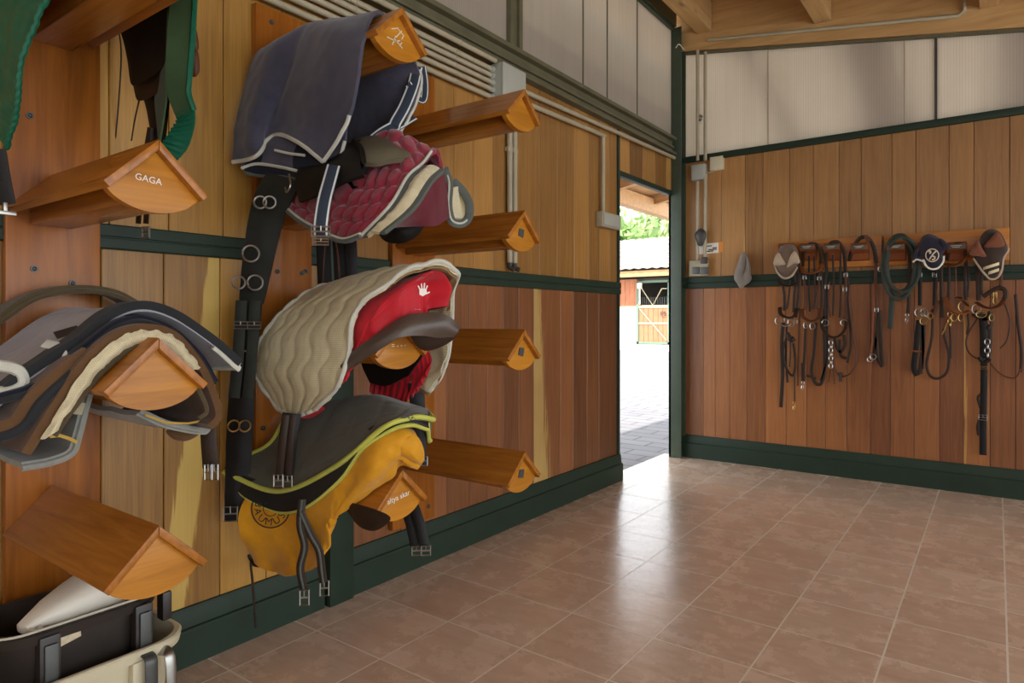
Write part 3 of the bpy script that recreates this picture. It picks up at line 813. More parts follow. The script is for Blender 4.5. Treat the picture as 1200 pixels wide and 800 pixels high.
# corner conduits on the back wall
yb = D - .05
for i, (px, w_) in enumerate(((817.5, 'left'), (826.5, 'right'))):
    x = PY(px, 150, yb).x
    pipe('conduit', 'upright grey conduit in the far corner above the square box, %s of the pair' % w_, 'conduit', [v3(x, yb, 3.22 - .03 * i), v3(x, yb, PY(px, 188, yb).z)], .0125, None, 'upper corner conduits', [])
    pipe('conduit', 'upright grey conduit between square junction box and twin switches, %s of the pair' % w_, 'conduit', [v3(x, yb, PY(px, 212 + (-4 * i), yb).z), v3(x, yb, PY(px, 305, yb).z)], .0125, None, 'lower corner conduits', [])
x = PY(826.5, 60, D - .048).x
pipe('conduit', 'grey conduit running along the sloping wall beam above the back glazing', 'conduit', [v3(x + .02, D - .048, zroof(x) - .035), v3(1.9, D - .048, zroof(1.9) - .005), v3(1.93, D - .048, zroof(1.93) + .02), v3(1.935, D - .04, zroof(1.93) + .27)], .0125)
def wallbox(name, label, cat, x0, y0, x1, y1, dep, mat, lidm=None):
    a = PY(x0, y0, D); b_ = PY(x1, y1, D); t = thing(name, (a.x, D, b_.z), label, cat)
    m = MB(); m.box(a.x, D - dep, b_.z, b_.x, D - .001, a.z, .006); m.build('body', mat, t)
    m = MB(); m.box(a.x + .008, D - dep - .008, b_.z + .008, b_.x - .008, D - dep, a.z - .008, .003); m.build('lid', lidm or mat, t); return t
wallbox('junction_box', 'small square grey junction box between the conduits in the far corner', 'electrical box', 813, 195, 829, 211, .06, M['plastic_box'])
wallbox('thermostat', 'small cream control box at the top of the back wall near the corner', 'control box', 833, 185, 849, 199, .03, M['paper'], M['tub_cream'])
c = MB(); c.tube([v3(PY(829, 203).x, D - .03, PY(829, 203).z), v3(PY(834, 203).x, D - .03, PY(834, 203).z), v3(PY(840, 198).x, D - .02, PY(840, 198).z)], .006, 6, sub=4)
tag(c.build('cable', M['pvc']), 'short white cable between the square junction box and the cream control box', 'cable')
s_ = thing('switch_box', tuple(PY(820, 323)), 'twin light switch in a grey frame at the end of the corner conduits', 'light switch')
a = PY(810, 306); b_ = PY(832, 323)
m = MB(); m.box(a.x, D - .05, b_.z, b_.x, D - .019, a.z, .006); m.build('body', M['pvc'], s_)
for x0, x1 in ((811.5, 819.5), (821, 830.5)):
    p0 = PY(x0, 313, D - .05); p1 = PY(x1, 321, D - .05); m = MB(); m.box(p0.x, D - .058, p1.z, p1.x, D - .048, p0.z, .003); m.build('rocker', M['metal_dull'], s_)
m = MB(); p0 = PY(825, 305); m.box(p0.x, D - .075, p0.z - .03, p0.x + .05, D - .05, p0.z + .02, .006); m.build('plug', M['pvc_dark'], s_)
# dark plug hanging on the conduits and the sticker beside it
m = MB(); q = PY(821, 278, D - .06); m.puff([v3(q.x + .045 * math.cos(a) * (1 + .2 * math.sin(3 * a)), q.y, q.z + .07 * math.sin(a)) for a in [i * .7 for i in range(9)]], .025, .015, (0, -1, 0), 4)
tag(m.build('cable_knot', M['pvc_dark']), 'dark knotted cable hanging on the lower corner conduits', 'cable')
st = thing('sticker', tuple(PY(840, 292)), 'white and orange sticker on the back wall beside the corner conduits', 'sticker')
def quad(mb, x0, y0, x1, y1, lift, sk=0):
    P = [PY(x0, y1, D - lift), PY(x1, y1 - sk, D - lift), PY(x1, y0 - sk, D - lift), PY(x0, y0, D - lift)]; mb.prism(P, (0, .0015, 0))
m = MB(); quad(m, 819, 286, 842, 298, .0018, 2); m.build('sheet', M['white'], st, False)
m = MB(); quad(m, 842, 284, 847, 296, .0018, 1); m.build('orange_edge', M['orange_ink'], st, False)
m = MB()
for r_, (xa, xb_) in enumerate(((827, 834), (835, 840), (830, 840), (828, 836))): quad(m, xa, 288 + r_ * 2, xb_, 289.2 + r_ * 2, .0032, .8)
m.build('print', M['ink'], st, False)
# cobweb-like cord in the corner
m = MB(); m.tube([PY(803, 60, D - .11), PY(796, 52, D - .14), PY(792, 56, D - .17)], .004, 5, sub=5); tag(m.build('cord_end', M['cobweb']), 'short pale cord end sticking out at the top of the corner post', 'cord')
m = MB(); q = PY(820, 138, D - .05); m.ring(q, .022, .006); m.ball(q + v3(0, .01, 0), .016); tag(m.build('pipe_clip', M['metal']), 'shiny round clip on the conduits in front of the back glazing', 'clip')
# grey cloth on a nail
R = thing('cloth', tuple(PY(871, 300)), 'grey cloth hanging from a nail on the back wall above the green rail', 'cloth')
def B(px, py, dy): return PY(px, py, D - dy)
g = loft_grid([[B(869, 297, .03), B(866, 308, .04), B(862, 318, .045), B(861, 326, .04), B(864, 331, .04)],
               [B(871, 296, .05), B(869, 310, .08), B(866, 322, .08), B(866, 331, .07), B(869, 338, .06)],
               [B(874, 297, .045), B(874, 310, .05), B(871, 322, .06), B(872, 330, .06), B(872, 335, .05)],
               [B(874, 298, .05), B(877, 309, .075), B(876, 320, .08), B(877, 326, .07), B(877, 331, .05)],
               [B(874, 299, .02), B(878, 310, .03), B(879, 320, .03), B(880, 326, .03), B(879, 328, .03)]], 22, 22)
m = MB(); m.sheet(g, .006); m.build('folds', M['rag'], R)
m = MB(); m.tube([B(872, 299, .0), B(872, 296, .06)], .005, 6); m.build('nail', M['metal_dull'], R)
# ---------------------------------------------------------------- mounting boards and saddle racks
YA, YBc, YCc = .700, 1.430, 2.080
XB = .030
def mount(y0, y1, z0, z1, label, bolts):
    m = MB(); m.box(.0025, y0, z0, XB, y1, z1, .004)
    o = m.build('mounting_board', M['mount_board'])
    t = thing('mounting_board', (0, (y0 + y1) / 2, z0), label, 'board'); 
    o.name = 'board'; o.parent = t; o.matrix_parent_inverse = Matrix.Translation(-t.location)
    for (y, z) in bolts:
        b = MB(); b.tube([v3(XB - .002, y, z), v3(XB + .004, y, z)], .009, 10); b.ball((XB + .003, y, z), .006); b.build('bolt', M['metal_dull'], t)
    return t
mount(.597, .822, .20, 2.20, 'wide varnished upright board behind the leftmost rack column', [(.66, 1.235), (.75, 1.2), (.66, .82), (.75, .82), (.65, 1.64)])
bb = PX(325, 318, XB); bc = PX(358, 318, XB); bd = PX(318, 26, XB)
mount(1.313, 1.545, .24, 2.20, 'varnished upright board behind the middle rack column with rugs and covered saddles', [(bb.y, bb.z), (bc.y, bc.z), (bd.y, bd.z), (1.50, bb.z), (1.34, .72)])
bx = PX(502, 593, XB)
mount(1.955, 2.215, .20, 2.20, 'varnished upright board behind the rightmost column of empty racks', [(bx.y, bx.z), (2.0, bx.z), (2.0, 1.3), (2.19, 1.3)])

RL = .60
AP = math.radians(44)
def rack_parts():
    hw, th = .112, .017; ca, sa = math.cos(AP), math.sin(AP); Lp = .155
    P = {}
    for s, nm in ((-1, 'plank'), (1, 'plank')):
        n = Vector((0, -s * -sa, 0)); 
        d = Vector((0, s * ca, -sa)); nn = Vector((0, s * sa, ca))
        a = Vector((0, 0, 0)); 
        poly = [a + nn * 0, a + d * Lp, a + d * Lp - nn * th, a - nn * th + d * (.0 if s < 0 else .0) + Vector((0, 0, 0))]
        # mitre at the ridge
        poly[3] = Vector((0, 0, -th / ca))
        P[s] = (poly, RL)
    arc = []
    inner = th / ca
    y1 = ca * Lp - .012; z1 = -sa * Lp - .004
    pts = [Vector((0, 0, -inner + .001)), Vector((0, -y1 + .004, -inner - (y1 - .004) * sa / ca))]
    pts = [Vector((0, 0, -inner + .0005)), Vector((0, -.098, -inner + .0005 - .098 * sa / ca))]
    for k in range(1, 16):
        t = k / 16; y = -.098 + .196 * t
        zz = -inner - .098 * sa / ca; pts.append(Vector((0, y, zz - .040 * (1 - (2 * t - 1) ** 2) ** .8)))
    pts.append(Vector((0, .098, -inner + .0005 - .098 * sa / ca)))
    return P, pts
_RP, _END = rack_parts()
def make_rack(Y, Z, label, text=None, plate=False, scuff=False, rot=None, length=RL, twist=0):
    t = thing('saddle_rack', (XB, Y, Z), label, 'saddle rack', 'saddle racks on the left wall')
    off = Vector((XB, Y, Z))
    for s in (-1, 1):
        poly, _ = _RP[s]; m = MB(); m.prism([p + off + v3(.0, 0, 0) for p in poly], (length, 0, 0), .004); m.build('plank', M['varnished'], t, True, 30)
    m = MB(); m.prism([p + off + v3(length - .042, 0, 0) for p in _END], (.022, 0, 0), .002)
    E_ = m.build('end_cap', M['varnished_end'], t, True, 30)
    m = MB(); m.box(XB, Y - .05, Z - .142, XB + length - .042, Y + .05, Z - .072, .003); m.build('keel', M['varnished'], t, True, 30)
    xf = XB + length - .0195
    if plate:
        m = MB(); a = .02; poly = [v3(xf, Y - a, Z - .088 - .012), v3(xf, Y + a - .008, Z - .088 - .018), v3(xf, Y + a, Z - .088 + .014), v3(xf, Y - a + .008, Z - .088 + .018)]
        m.prism(poly, (.0025, 0, 0)); m.build('name_plate', M['metal_dull'], t, False)
    if text:
        vs, fs = text_mesh(text[0]); w_ = max(v.x for v in vs) - min(v.x for v in vs); sc = text[1] / w_
        m = MB(); rr_ = text[2] if len(text) > 2 else 0; dz = text[3] if len(text) > 3 else -.093
        q = [m.bm.verts.new((xf + .0012, Y + (text[4] if len(text) > 4 else 0) + (v.x * math.cos(rr_) - v.y * math.sin(rr_)) * sc, Z + dz + (v.x * math.sin(rr_) + v.y * math.cos(rr_)) * sc)) for v in vs]
        for f_ in fs: m.face([q[k] for k in f_])
        m.recalc = False; m.build('inscription', M['white'], t, False)
    if scuff:
        m = MB(); rnd = random.Random(5)
        for k in range(9):
            y = Y - .03 + rnd.random() * .05; z = Z - .115 + rnd.random() * .05; a = rnd.uniform(-.5, 1.2); l_ = .008 + rnd.random() * .012; h_ = .0018
            d = v3(0, math.cos(a), math.sin(a)); e = v3(0, -math.sin(a), math.cos(a)); c_ = v3(xf + .0008, y, z)
            m.face([m.bm.verts.new(c_ + d * sx_ * l_ + e * sy_ * h_) for sx_, sy_ in ((-1, -1), (1, -1), (1, 1), (-1, 1))])
        m.recalc = False; m.build('scratches', M['paper'], t, False)
    return t
ZA = [1.985, 1.492, 1.060, .652]; ZB = [2.058, 1.565, 1.105, .640]; ZC = [1.990, 1.522, 1.062, .590]
make_rack(YA, ZA[0], 'topmost varnished rack in the left column, under the green covered saddle')
make_rack(YA, ZA[1], 'empty varnished rack marked GAGA in the left column', ('GAGA', .056, -.08, -.088, -.014))
make_rack(YA, ZA[2], 'varnished rack in the left column carrying the stack of grey and brown rugs')
make_rack(YA, ZA[3], 'empty lowest varnished rack in the left column, above the black manger')
make_rack(YBc, ZB[0], 'varnished rack at the top of the middle column under the navy rug', None, False, True)
make_rack(YBc, ZB[1], 'varnished rack in the middle column hidden under the maroon quilted pad')
make_rack(YBc, ZB[2], 'varnished rack in the middle column under the red covered saddle', ('= - - -', .06, .04, -.085))
make_rack(YBc, ZB[3], 'lowest varnished rack in the middle column, lettered end, under the yellow covered saddle', ('altya skar', .095, .12, -.088))
make_rack(YCc, ZC[0], 'topmost empty rack in the right column, plain end without name plate')
make_rack(YCc, ZC[1], 'empty rack with name plate in the right column, just above the green rail', None, True)
make_rack(YCc, ZC[2], 'empty rack with name plate in the right column, just below the green rail', None, True)
make_rack(YCc, ZC[3], 'lowest empty rack in the right column, near the floor, with name plate', None, True)
# ---------------------------------------------------------------- rugs, pads, covered saddles
def nz(p, s=1.0, o=0.0): return noise.noise(Vector((p.x * s + o, p.y * s, p.z * s)))
def edge_u(g, i): return list(g[i])
def edge_v(g, j): return [r[j] for r in g]
def piping(name, pts, r, mat, parent, n=6):
    m = MB(); m.tube(pts, r, n); return m.build(name, mat, parent)
def buckle(c, w, h, parent, mat=None, nrm=(1, -1, 0), name='buckle', r=.0028):
    """two-bar roller buckle, facing nrm"""
    c = Vector(c); nrm = Vector(nrm).normalized(); up = v3(0, 0, 1); sd = up.cross(nrm).normalized()
    m = MB(); q = [c - sd * w / 2 - up * h / 2, c + sd * w / 2 - up * h / 2, c + sd * w / 2 + up * h / 2, c - sd * w / 2 + up * h / 2]
    m.tube(q, r, 6, closed=True); m.tube([c - sd * w / 2, c + sd * w / 2], r * .9, 6); m.tube([c, c + up * h * .55 + nrm * .003], r * .7, 5)
    return m.build(name, mat or M['metal'], parent)
TOC = Vector((1, -1, 0)).normalized()       # roughly towards the viewer, for things on the left wall

# ---- navy rug on the top rack of the middle column
R = thing('horse_rug', (XB, YBc, ZB[0]), 'navy fleece horse rug with white binding over the top rack of the middle column', 'horse rug')
paths = [
 [v3(.05, 1.60, 1.70), v3(.05, 1.585, 1.86), v3(.05, 1.53, 2.01), v3(.05, 1.43, 2.085), (300, 62, .05), (280, 125, .05), (274, 160, .05), (273, 190, .05)],
 [v3(.16, 1.60, 1.68), v3(.16, 1.585, 1.86), v3(.16, 1.53, 2.01), v3(.16, 1.43, 2.09), (322, 50, .16), (299, 120, .16), (294, 160, .16), (300, 183, .16)],
 [v3(.25, 1.60, 1.68), v3(.25, 1.585, 1.86), v3(.25, 1.53, 2.01), v3(.25, 1.43, 2.09), PY(356, 32, 1.35), PY(335, 95, 1.285), PY(326, 140, 1.275), PY(321, 158, 1.27)],
 [v3(.38, 1.60, 1.68), v3(.38, 1.585, 1.86), v3(.38, 1.53, 2.01), v3(.38, 1.43, 2.088), PY(390, 34, 1.31), PY(374, 95, 1.285), PY(362, 145, 1.28), PY(350, 167, 1.275)],
 [(462, 168, .5), (488, 118, .5), (490, 78, .5), PY(447, 12, 1.43), PY(425, 44, 1.303), PY(416, 98, 1.285), PY(404, 145, 1.285), PY(377, 189, 1.28)]]
g = loft_grid(paths, 60, 70)
g = displace(g, lambda u, v, p: (.004 * math.sin(u * 13 + 1.5) + .013 * math.exp(-((u - .46 + .25 * (v - .75)) / .035) ** 2)) * max(0, min(1, (v - .5) * 4)) * min(1, u * 7) + .006 * min(1, u * 7) * nz(p, 7) + .003 * nz(p, 25))
m = MB(); m.sheet(g, .012, True); outer = m.build('outer_layer', M['navy'], R)
piping('binding', edge_v(g, -1), .007, M['trim_white'], R)
fe = edge_u(g, -1)
piping('binding', [p + v3(.003, 0, 0) for p in fe[57:]], .0065, M['trim_white'], R); piping('binding', [p + v3(.003, 0, 0) for p in fe[2:20]], .0055, M['trim_white'], R)
def layer(dz, pts_bot, name, mat, trim):
    pa = []
    for (px, py, X) in pts_bot:
        b = PX(px, py, X); t = Vector((X, b.y + .05, b.z + .28)); pa.append([t, t.lerp(b, .5) + v3(0, -.012, 0), b])
    gg = loft_grid(pa, 40, 16); m = MB(); m.sheet(gg, .008, True); m.build(name, mat, R)
    piping('binding', edge_v(gg, -1), .0055, trim, R); return gg
layer(0, [(283, 197, .09), (302, 192, .14), (330, 196, .24), (360, 202, .34), (384, 198, .42), (397, 188, .47), (404, 165, .495)], 'inner_layer', M['navy'], M['trim_white'])
layer(0, [(286, 202, .10), (304, 206, .15), (330, 207, .24), (358, 210, .34), (382, 200, .43)], 'lining', M['navy_dark'], M['trim_grey'])
piping('binding', [PX(*q) for q in ((322, 176, .235), (340, 180, .29), (357, 182, .34))], .0045, M['trim_white'], R)
# surcingle straps of the rug
m = MB(); m.strap([(489, 78, .49), (484, 100, .5), (474, 125, .51), (464, 143, .51), (462, 150, .5)], .040, .004, TOC); m.build('strap', M['navy_strap'], R)
m = MB(); m.strap([(484, 136, .47), (470, 144, .5), (448, 156, .50), (428, 172, .46)], .038, .004, TOC); m.build('strap', M['navy_strap'], R)
m = MB(); m.strap([(495, 78, .47), (498, 100, .47), (496, 117, .47), (488, 112, .485), (478, 98, .495)], .026, .004, TOC); m.build('strap', M['navy_strap'], R)
m = MB(); m.strap([(466, 150, .43), (467, 164, .43), (464, 178, .43)], .034, .004, TOC); m.build('strap', M['navy_strap'], R)
m = MB(); m.strap([(391, 194, .52), (386, 212, .55), (380, 235, .58), (376, 262, .60), (376, 276, .60)], .040, .004, TOC); st = m.build('strap', M['navy_strap'], R)
buckle(PX(376, 271, .615), .050, .026, st); buckle(PX(376, 283, .615), .04, .016, st)
b = PX(339, 215, .3); m = MB(); m.tube([b + v3(0, 0, .03), b + v3(.02, -.01, -.01), b + v3(.0, -.01, -.03), b + v3(-.02, 0, -.01)], .003, 6, sub=4); m.build('hook', M['metal'], R)

# ---- maroon pad with the roller pad on top (second rack)
R = thing('saddle_pad', (XB, YBc, ZB[1]), 'maroon quilted saddle pad with cream fleece band and grey binding below the navy rug', 'saddle pad')
body = [
 [v3(.20, 1.60, 1.47), v3(.20, 1.565, 1.56), v3(.20, 1.50, 1.64), v3(.20, 1.43, 1.665), v3(.21, 1.36, 1.63), PY(341, 228, 1.315), PY(333, 243, 1.295)],
 [v3(.33, 1.60, 1.46), v3(.33, 1.57, 1.56), v3(.33, 1.51, 1.64), v3(.33, 1.44, 1.672), v3(.34, 1.36, 1.64), PY(372, 238, 1.30), PY(354, 260, 1.285)],
 [v3(.46, 1.60, 1.45), v3(.46, 1.58, 1.56), v3(.46, 1.52, 1.64), v3(.46, 1.445, 1.678), PY(424, 208, 1.335), PY(402, 246, 1.285), PY(380, 274, 1.275)],
 [v3(.58, 1.61, 1.45), v3(.58, 1.585, 1.56), v3(.58, 1.53, 1.64), v3(.58, 1.45, 1.680), PY(451, 208, 1.35), PY(428, 245, 1.285), PY(403, 283, 1.27)],
 [v3(.66, 1.61, 1.46), v3(.66, 1.585, 1.57), v3(.67, 1.54, 1.64), PY(495, 193, 1.445), PY(478, 208, 1.37), PY(458, 241, 1.30), PY(424, 277, 1.275)]]
g = loft_grid(body, 110, 150)
def circ(u, v, p):
    a = (u * .62 + .0) / .076; b = v * .78 / .070
    if int(b) % 2: a += .5
    fa, fb = a % 1 - .5, b % 1 - .5; r = math.hypot(fa, fb * 1.02)
    return -.012 * min(1, (1 - u) * 12, (1 - v) * 16, u * 12) * (min(1, (1 - (r / .5) ** 2) * 1.8) ** .7 if r < .5 else 0)
g = displace(g, circ)
m = MB(); m.sheet(g, .014, True); m.build('quilted_panel', M['maroon'], R)
piping('binding', [p - v3(0, .006, 0) for p in edge_v(g, -1)], .007, M['trim_grey'], R)
piping('white_cord', [p + v3(.002, -.006, .008) for p in edge_v(g, -1)], .0045, M['trim_white'], R)
piping('white_cord', [p + v3(.002, -.003, .003) for p in edge_u(g, -1)[60:]], .0048, M['trim_white'], R)
g2e = [Vector(p) for p in edge_u(g, -1)]
n_ = len(g2e); samp = [g2e[int(k * (n_ - 1) / 6)] for k in range(7)]
band_front = [v3(.74, 1.66, 1.52), v3(.74, 1.63, 1.57), v3(.74, 1.59, 1.62), PY(521, 198, 1.48), PY(507, 211, 1.40), PY(485, 243, 1.32), PY(450, 271, 1.275)]
fr = [V(p) for p in band_front]
# grey tape, fleece band, grey tape
cols = [[samp[k].lerp(fr[k], t) for k in range(3, 7)] for t in (0, .25)]
m = MB(); m.sheet(loft_grid(cols, 8, 60), .012, True); m.build('binding', M['trim_grey'], R)
cols = [[samp[k].lerp(fr[k], t) + v3(.0, -.004, .006) * (1 if t == .5 else 0) for k in range(3, 7)] for t in (.24, .5, .80)]
gb = displace(loft_grid(cols, 24, 90), lambda u, v, p: -.004 * abs(math.sin(v * 26)) * math.sin(u * math.pi) ** .5 + .002 * nz(p, 60))
m = MB(); m.sheet(gb, .012, True); m.build('fleece_band', M['cream_fleece'], R)
cols = [[samp[k].lerp(fr[k], t) for k in range(3, 7)] for t in (.79, 1.0)]
m = MB(); m.sheet(loft_grid(cols, 8, 60), .012, True); m.build('binding', M['trim_grey'], R)
# right flap seen from inside, its front edge curling outward
gi = loft_grid([[v3(.25, 1.60, 1.64), v3(.25, 1.62, 1.56), v3(.25, 1.63, 1.44)], [v3(.55, 1.575, 1.655), v3(.55, 1.63, 1.56), v3(.55, 1.64, 1.45)],
                [PY(521, 199, 1.49), PY(525, 225, 1.56), PY(526, 252, 1.58)]], 24, 24)
m = MB(); m.sheet(gi, .01); m.build('inner_flap', M['maroon_in'], R)
gi = loft_grid([[PY(452, 270, 1.29), PY(486, 244, 1.335), PY(508, 213, 1.42), PY(521, 201, 1.49)], [PY(458, 268, 1.32), PY(494, 255, 1.39), PY(512, 240, 1.46), PY(524, 226, 1.53)], [PY(466, 266, 1.35), PY(497, 265, 1.42), PY(513, 264, 1.50), PY(527, 254, 1.58)]], 14, 24)
m = MB(); m.sheet(gi, .006); m.build('front_lining', M['maroon_in'], R)
cp = catmull([PY(*q) for q in ((521, 199, 1.48), (526, 215, 1.55), (525, 240, 1.58), (529, 258, 1.60), (540, 262, 1.64), (549, 255, 1.67), (550, 240, 1.68), (543, 225, 1.67), (531, 212, 1.64))], 40)
m = MB(); m.strap(cp, .028, .010, TOC, 0); m.build('binding', M['trim_grey'], R)
piping('white_cord', [p + v3(.006, -.006, 0) for p in cp[2:24]], .0035, M['trim_white'], R)
gl = loft_grid([[PY(*q) for q in r_] for r_ in (((527, 220, 1.59), (527, 240, 1.60), (531, 256, 1.61)), ((536, 219, 1.66), (538, 238, 1.67), (540, 257, 1.65)), ((542, 228, 1.675), (548, 241, 1.685), (546, 254, 1.675)))], 16, 16)
m = MB(); m.sheet(gl, .008); m.build('fleece_lining', M['cream_fleece'], R)

# ---- saddle below the maroon pad: flap and girth straps
S = thing('saddle', (XB, YBc, ZB[1]), 'black leather saddle beneath the maroon quilted pad, only its flap and straps showing', 'saddle')
g = loft_grid([[v3(.06, 1.555, 1.47), v3(.06, 1.50, 1.595), v3(.06, 1.43, 1.63), v3(.06, 1.36, 1.595), v3(.06, 1.335, 1.50)], [v3(.35, 1.57, 1.45), v3(.35, 1.50, 1.60), v3(.35, 1.43, 1.625), v3(.35, 1.36, 1.60), v3(.35, 1.325, 1.46)], [v3(.58, 1.56, 1.47), v3(.58, 1.50, 1.60), v3(.58, 1.43, 1.632), v3(.58, 1.36, 1.60), v3(.56, 1.33, 1.49)]], 20, 24)
m = MB(); m.sheet(g, .02); m.build('seat', M['leather_black'], S)
m = MB(); poly = [PX(*q) for q in ((442, 262, .55), (470, 250, .6), (497, 257, .62), (493, 272, .6), (478, 283, .57), (460, 285, .53), (447, 279, .5))]; m.puff(poly, .012, .008, TOC, 4, 4); m.build('flap', M['leather_black'], S)
for (xs, w_) in ((((378, 268, 1.5), (379, 285, 1.5), (381, 340, 1.5)), .05), (((398, 270, 1.5), (400, 300, 1.5), (402, 345, 1.5)), .055), (((410, 270, 1.51), (412, 300, 1.51), (412, 345, 1.51)), .04)):
    m = MB(); m.strap([PY(*q) for q in xs], w_, .005, TOC); m.build('girth_strap', M['leather_black'], S)
m = MB(); m.tube([PY(384, 262, 1.47), PY(380, 300, 1.47), PY(378, 340, 1.47)], .003, 5, sub=5); m.tube([PY(391, 270, 1.47), PY(396, 300, 1.47), PY(399, 340, 1.47)], .003, 5, sub=5); m.build('cord', M['leather_brown'], S)

# ---- lunging roller hung over the maroon pad
R = thing('lunging_roller', (XB, 1.36, ZB[1]), 'long black webbing roller with metal rings, hanging beside the maroon and cream pads', 'lunging roller')
g = loft_grid([[PY(*q) for q in r_] for r_ in (((415, 172, 1.385), (424, 182, 1.325), (427, 198, 1.30)), ((431, 166, 1.41), (440, 180, 1.345), (441, 198, 1.315)), ((450, 168, 1.42), (457, 181, 1.37), (456, 195, 1.345)), ((468, 179, 1.42), (473, 186, 1.40), (473, 192, 1.385)), ((481, 187, 1.43), (482, 189, 1.425), (481, 191, 1.42)))], 30, 18)
g = [[p + TOC * .012 + v3(0, 0, .016) for p in r_] for r_ in g]
m = MB(); m.sheet(displace(g, lambda u, v, p: .003 * nz(p, 12)), .016, True); m.build('withers_pad', M['leather_olive'], R)
piping('pad_edge', [p + TOC * .004 for p in g[0]], .008, M['leather_black'], R)
m = MB(); g = loft_grid([[PY(*q) for q in r_] for r_ in (((436, 167, 1.40), (428, 178, 1.345), (424, 195, 1.31), (428, 208, 1.30)), ((414, 170, 1.37), (406, 182, 1.32), (403, 200, 1.285), (408, 214, 1.275)), ((388, 188, 1.34), (382, 198, 1.295), (379, 212, 1.27), (384, 226, 1.262)), ((356, 196, 1.31), (350, 206, 1.28), (350, 220, 1.262), (354, 238, 1.255)))], 26, 14)
m.sheet(g, .012, True); m.build('top_strap', M['leather_black'], R)
def hang(l, r, name, mat, t=.008, sub=40):
    g = loft_grid([[V(a), (V(a) + V(b)) / 2 + TOC * .006, V(b)] for a, b in zip(l, r)], sub, 9)
    m = MB(); m.sheet(displace(g, lambda u, v, p: .002 * nz(p, 20)), t, True); return m.build(name, mat, R)
hang([(314, 203, .20), (301, 226, .16), (292, 258, .13), (286, 300, .11), (283, 335, .09), (282, 356, .082)], [(354, 212, .31), (340, 240, .26), (330, 268, .215), (320, 310, .18), (312, 345, .16), (309, 356, .152)], 'webbing', M['leather_roller'])
hang([(283, 350, .082), (280, 385, .08), (278, 410, .08)], [(308, 350, .15), (305, 385, .145), (302, 410, .14)], 'webbing', M['leather_roller'])
hang([(277, 412, .075), (271, 445, .07), (267, 500, .07), (265, 560, .07), (264, 610, .07)], [(301, 412, .135), (299, 445, .13), (297, 500, .13), (293, 560, .12), (290, 608, .115)], 'webbing', M['leather_black'])
for k, (a, w_) in enumerate((((280, 378, .12), .035), ((296, 378, .15), .035))):
    x = a[0]; m = MB(); m.strap([(x + 3, 352, a[2] + .02), (x + 1, 385, a[2] + .015), (x - 2, 430, a[2] + .01), (x - 6, 466, a[2] + .005)], w_, .005, TOC); m.build('billet', M['leather_roller'], R)
    buckle(PX(x + 2, 381, a[2] + .03), .04, .022, R)
for (x, y, X, r) in ((294, 297, .145, .026), (299, 331, .14, .024), (280, 331, .10, .02), (305, 237, .19, .019), (316, 237, .215, .019)):
    m = MB(); m.ring(PX(x, y, X + .02), r, .0035, TOC); m.build('ring', M['metal'], R)
for (x, y, X) in ((274, 499, .10), (287, 499, .125)):
    m = MB(); m.ring(PX(x, y, X + .02), .018, .003, (1, -.3, 0)); m.build('ring', M['brass'], R)
buckle(PX(270, 602, .11), .042, .045, R, nrm=TOC, r=.003)

# ---- cream pad, third rack
R = thing('saddle_pad', (XB, YBc, ZB[2]), 'cream wave-quilted saddle pad with pale rope edge, lying over the red covered saddle', 'saddle pad')
front = [PY(503, 458, 1.62), PY(523, 424, 1.63), PY(530, 346, 1.58), PY(536, 321, 1.52), PY(514, 308, 1.43), PY(481, 316, 1.37), PY(447, 339, 1.32), PY(418, 364, 1.29), PY(410, 408, 1.275), PY(399, 448, 1.275), PY(372, 478, 1.28)]
back = [v3(.16, 1.63, .97), v3(.14, 1.63, 1.06), v3(.12, 1.60, 1.14), v3(.11, 1.54, 1.18), PY(388, 334, 1.43), PY(362, 343, 1.375), PY(334, 364, 1.32), PY(314, 387, 1.295), PY(302, 412, 1.282), PY(303, 443, 1.275), PY(327, 478, 1.28)]
F_ = [V(p) for p in front]; B_ = [V(p) for p in back]
mid1 = [a.lerp(b, .33) for a, b in zip(B_, F_)]; mid2 = [a.lerp(b, .67) for a, b in zip(B_, F_)]
for q in (mid1, mid2):
    for k in (3, 4, 5, 6, 7): q[k] += v3(0, 0, .012)
    for k in (8, 9): q[k] += v3(0, -.02, 0)
mid1[10] = PY(339, 484, 1.275); mid2[10] = PY(354, 485, 1.275)
g = loft_grid([B_, mid1, mid2, F_], 90, 170)
def wave(u, v, p):
    a = u * 6.2 + .22 * math.sin(v * 52); d = abs(a % 1 - .5) * 2
    return -.006 * (1 - d ** 3) + .0015 * nz(p, 50)
g = displace(g, wave)
m = MB(); m.sheet(g, .012, True); m.build('quilted_panel', M['cream'], R)
rim = edge_v(g, 0) + edge_u(g, -1)[1:] + edge_v(g, -1)[::-1][1:] + edge_u(g, 0)[::-1][1:-1]
mm = MB(); mm.tube([p for p in rim], .0075, 8, closed=True, taper=None); mm.build('rope_edge', M['trim_white'], R)
inn = [[p + v3(-.004, -.002, -.016) if k < 95 else p + v3(0, .012, -.004) for k, p in enumerate(r)] for r in g]
gi = [[r[k] for k in range(0, 100)] for r in inn]
m = MB(); m.sheet(gi, .004, True); m.build('lining', M['lining_tan'], R)
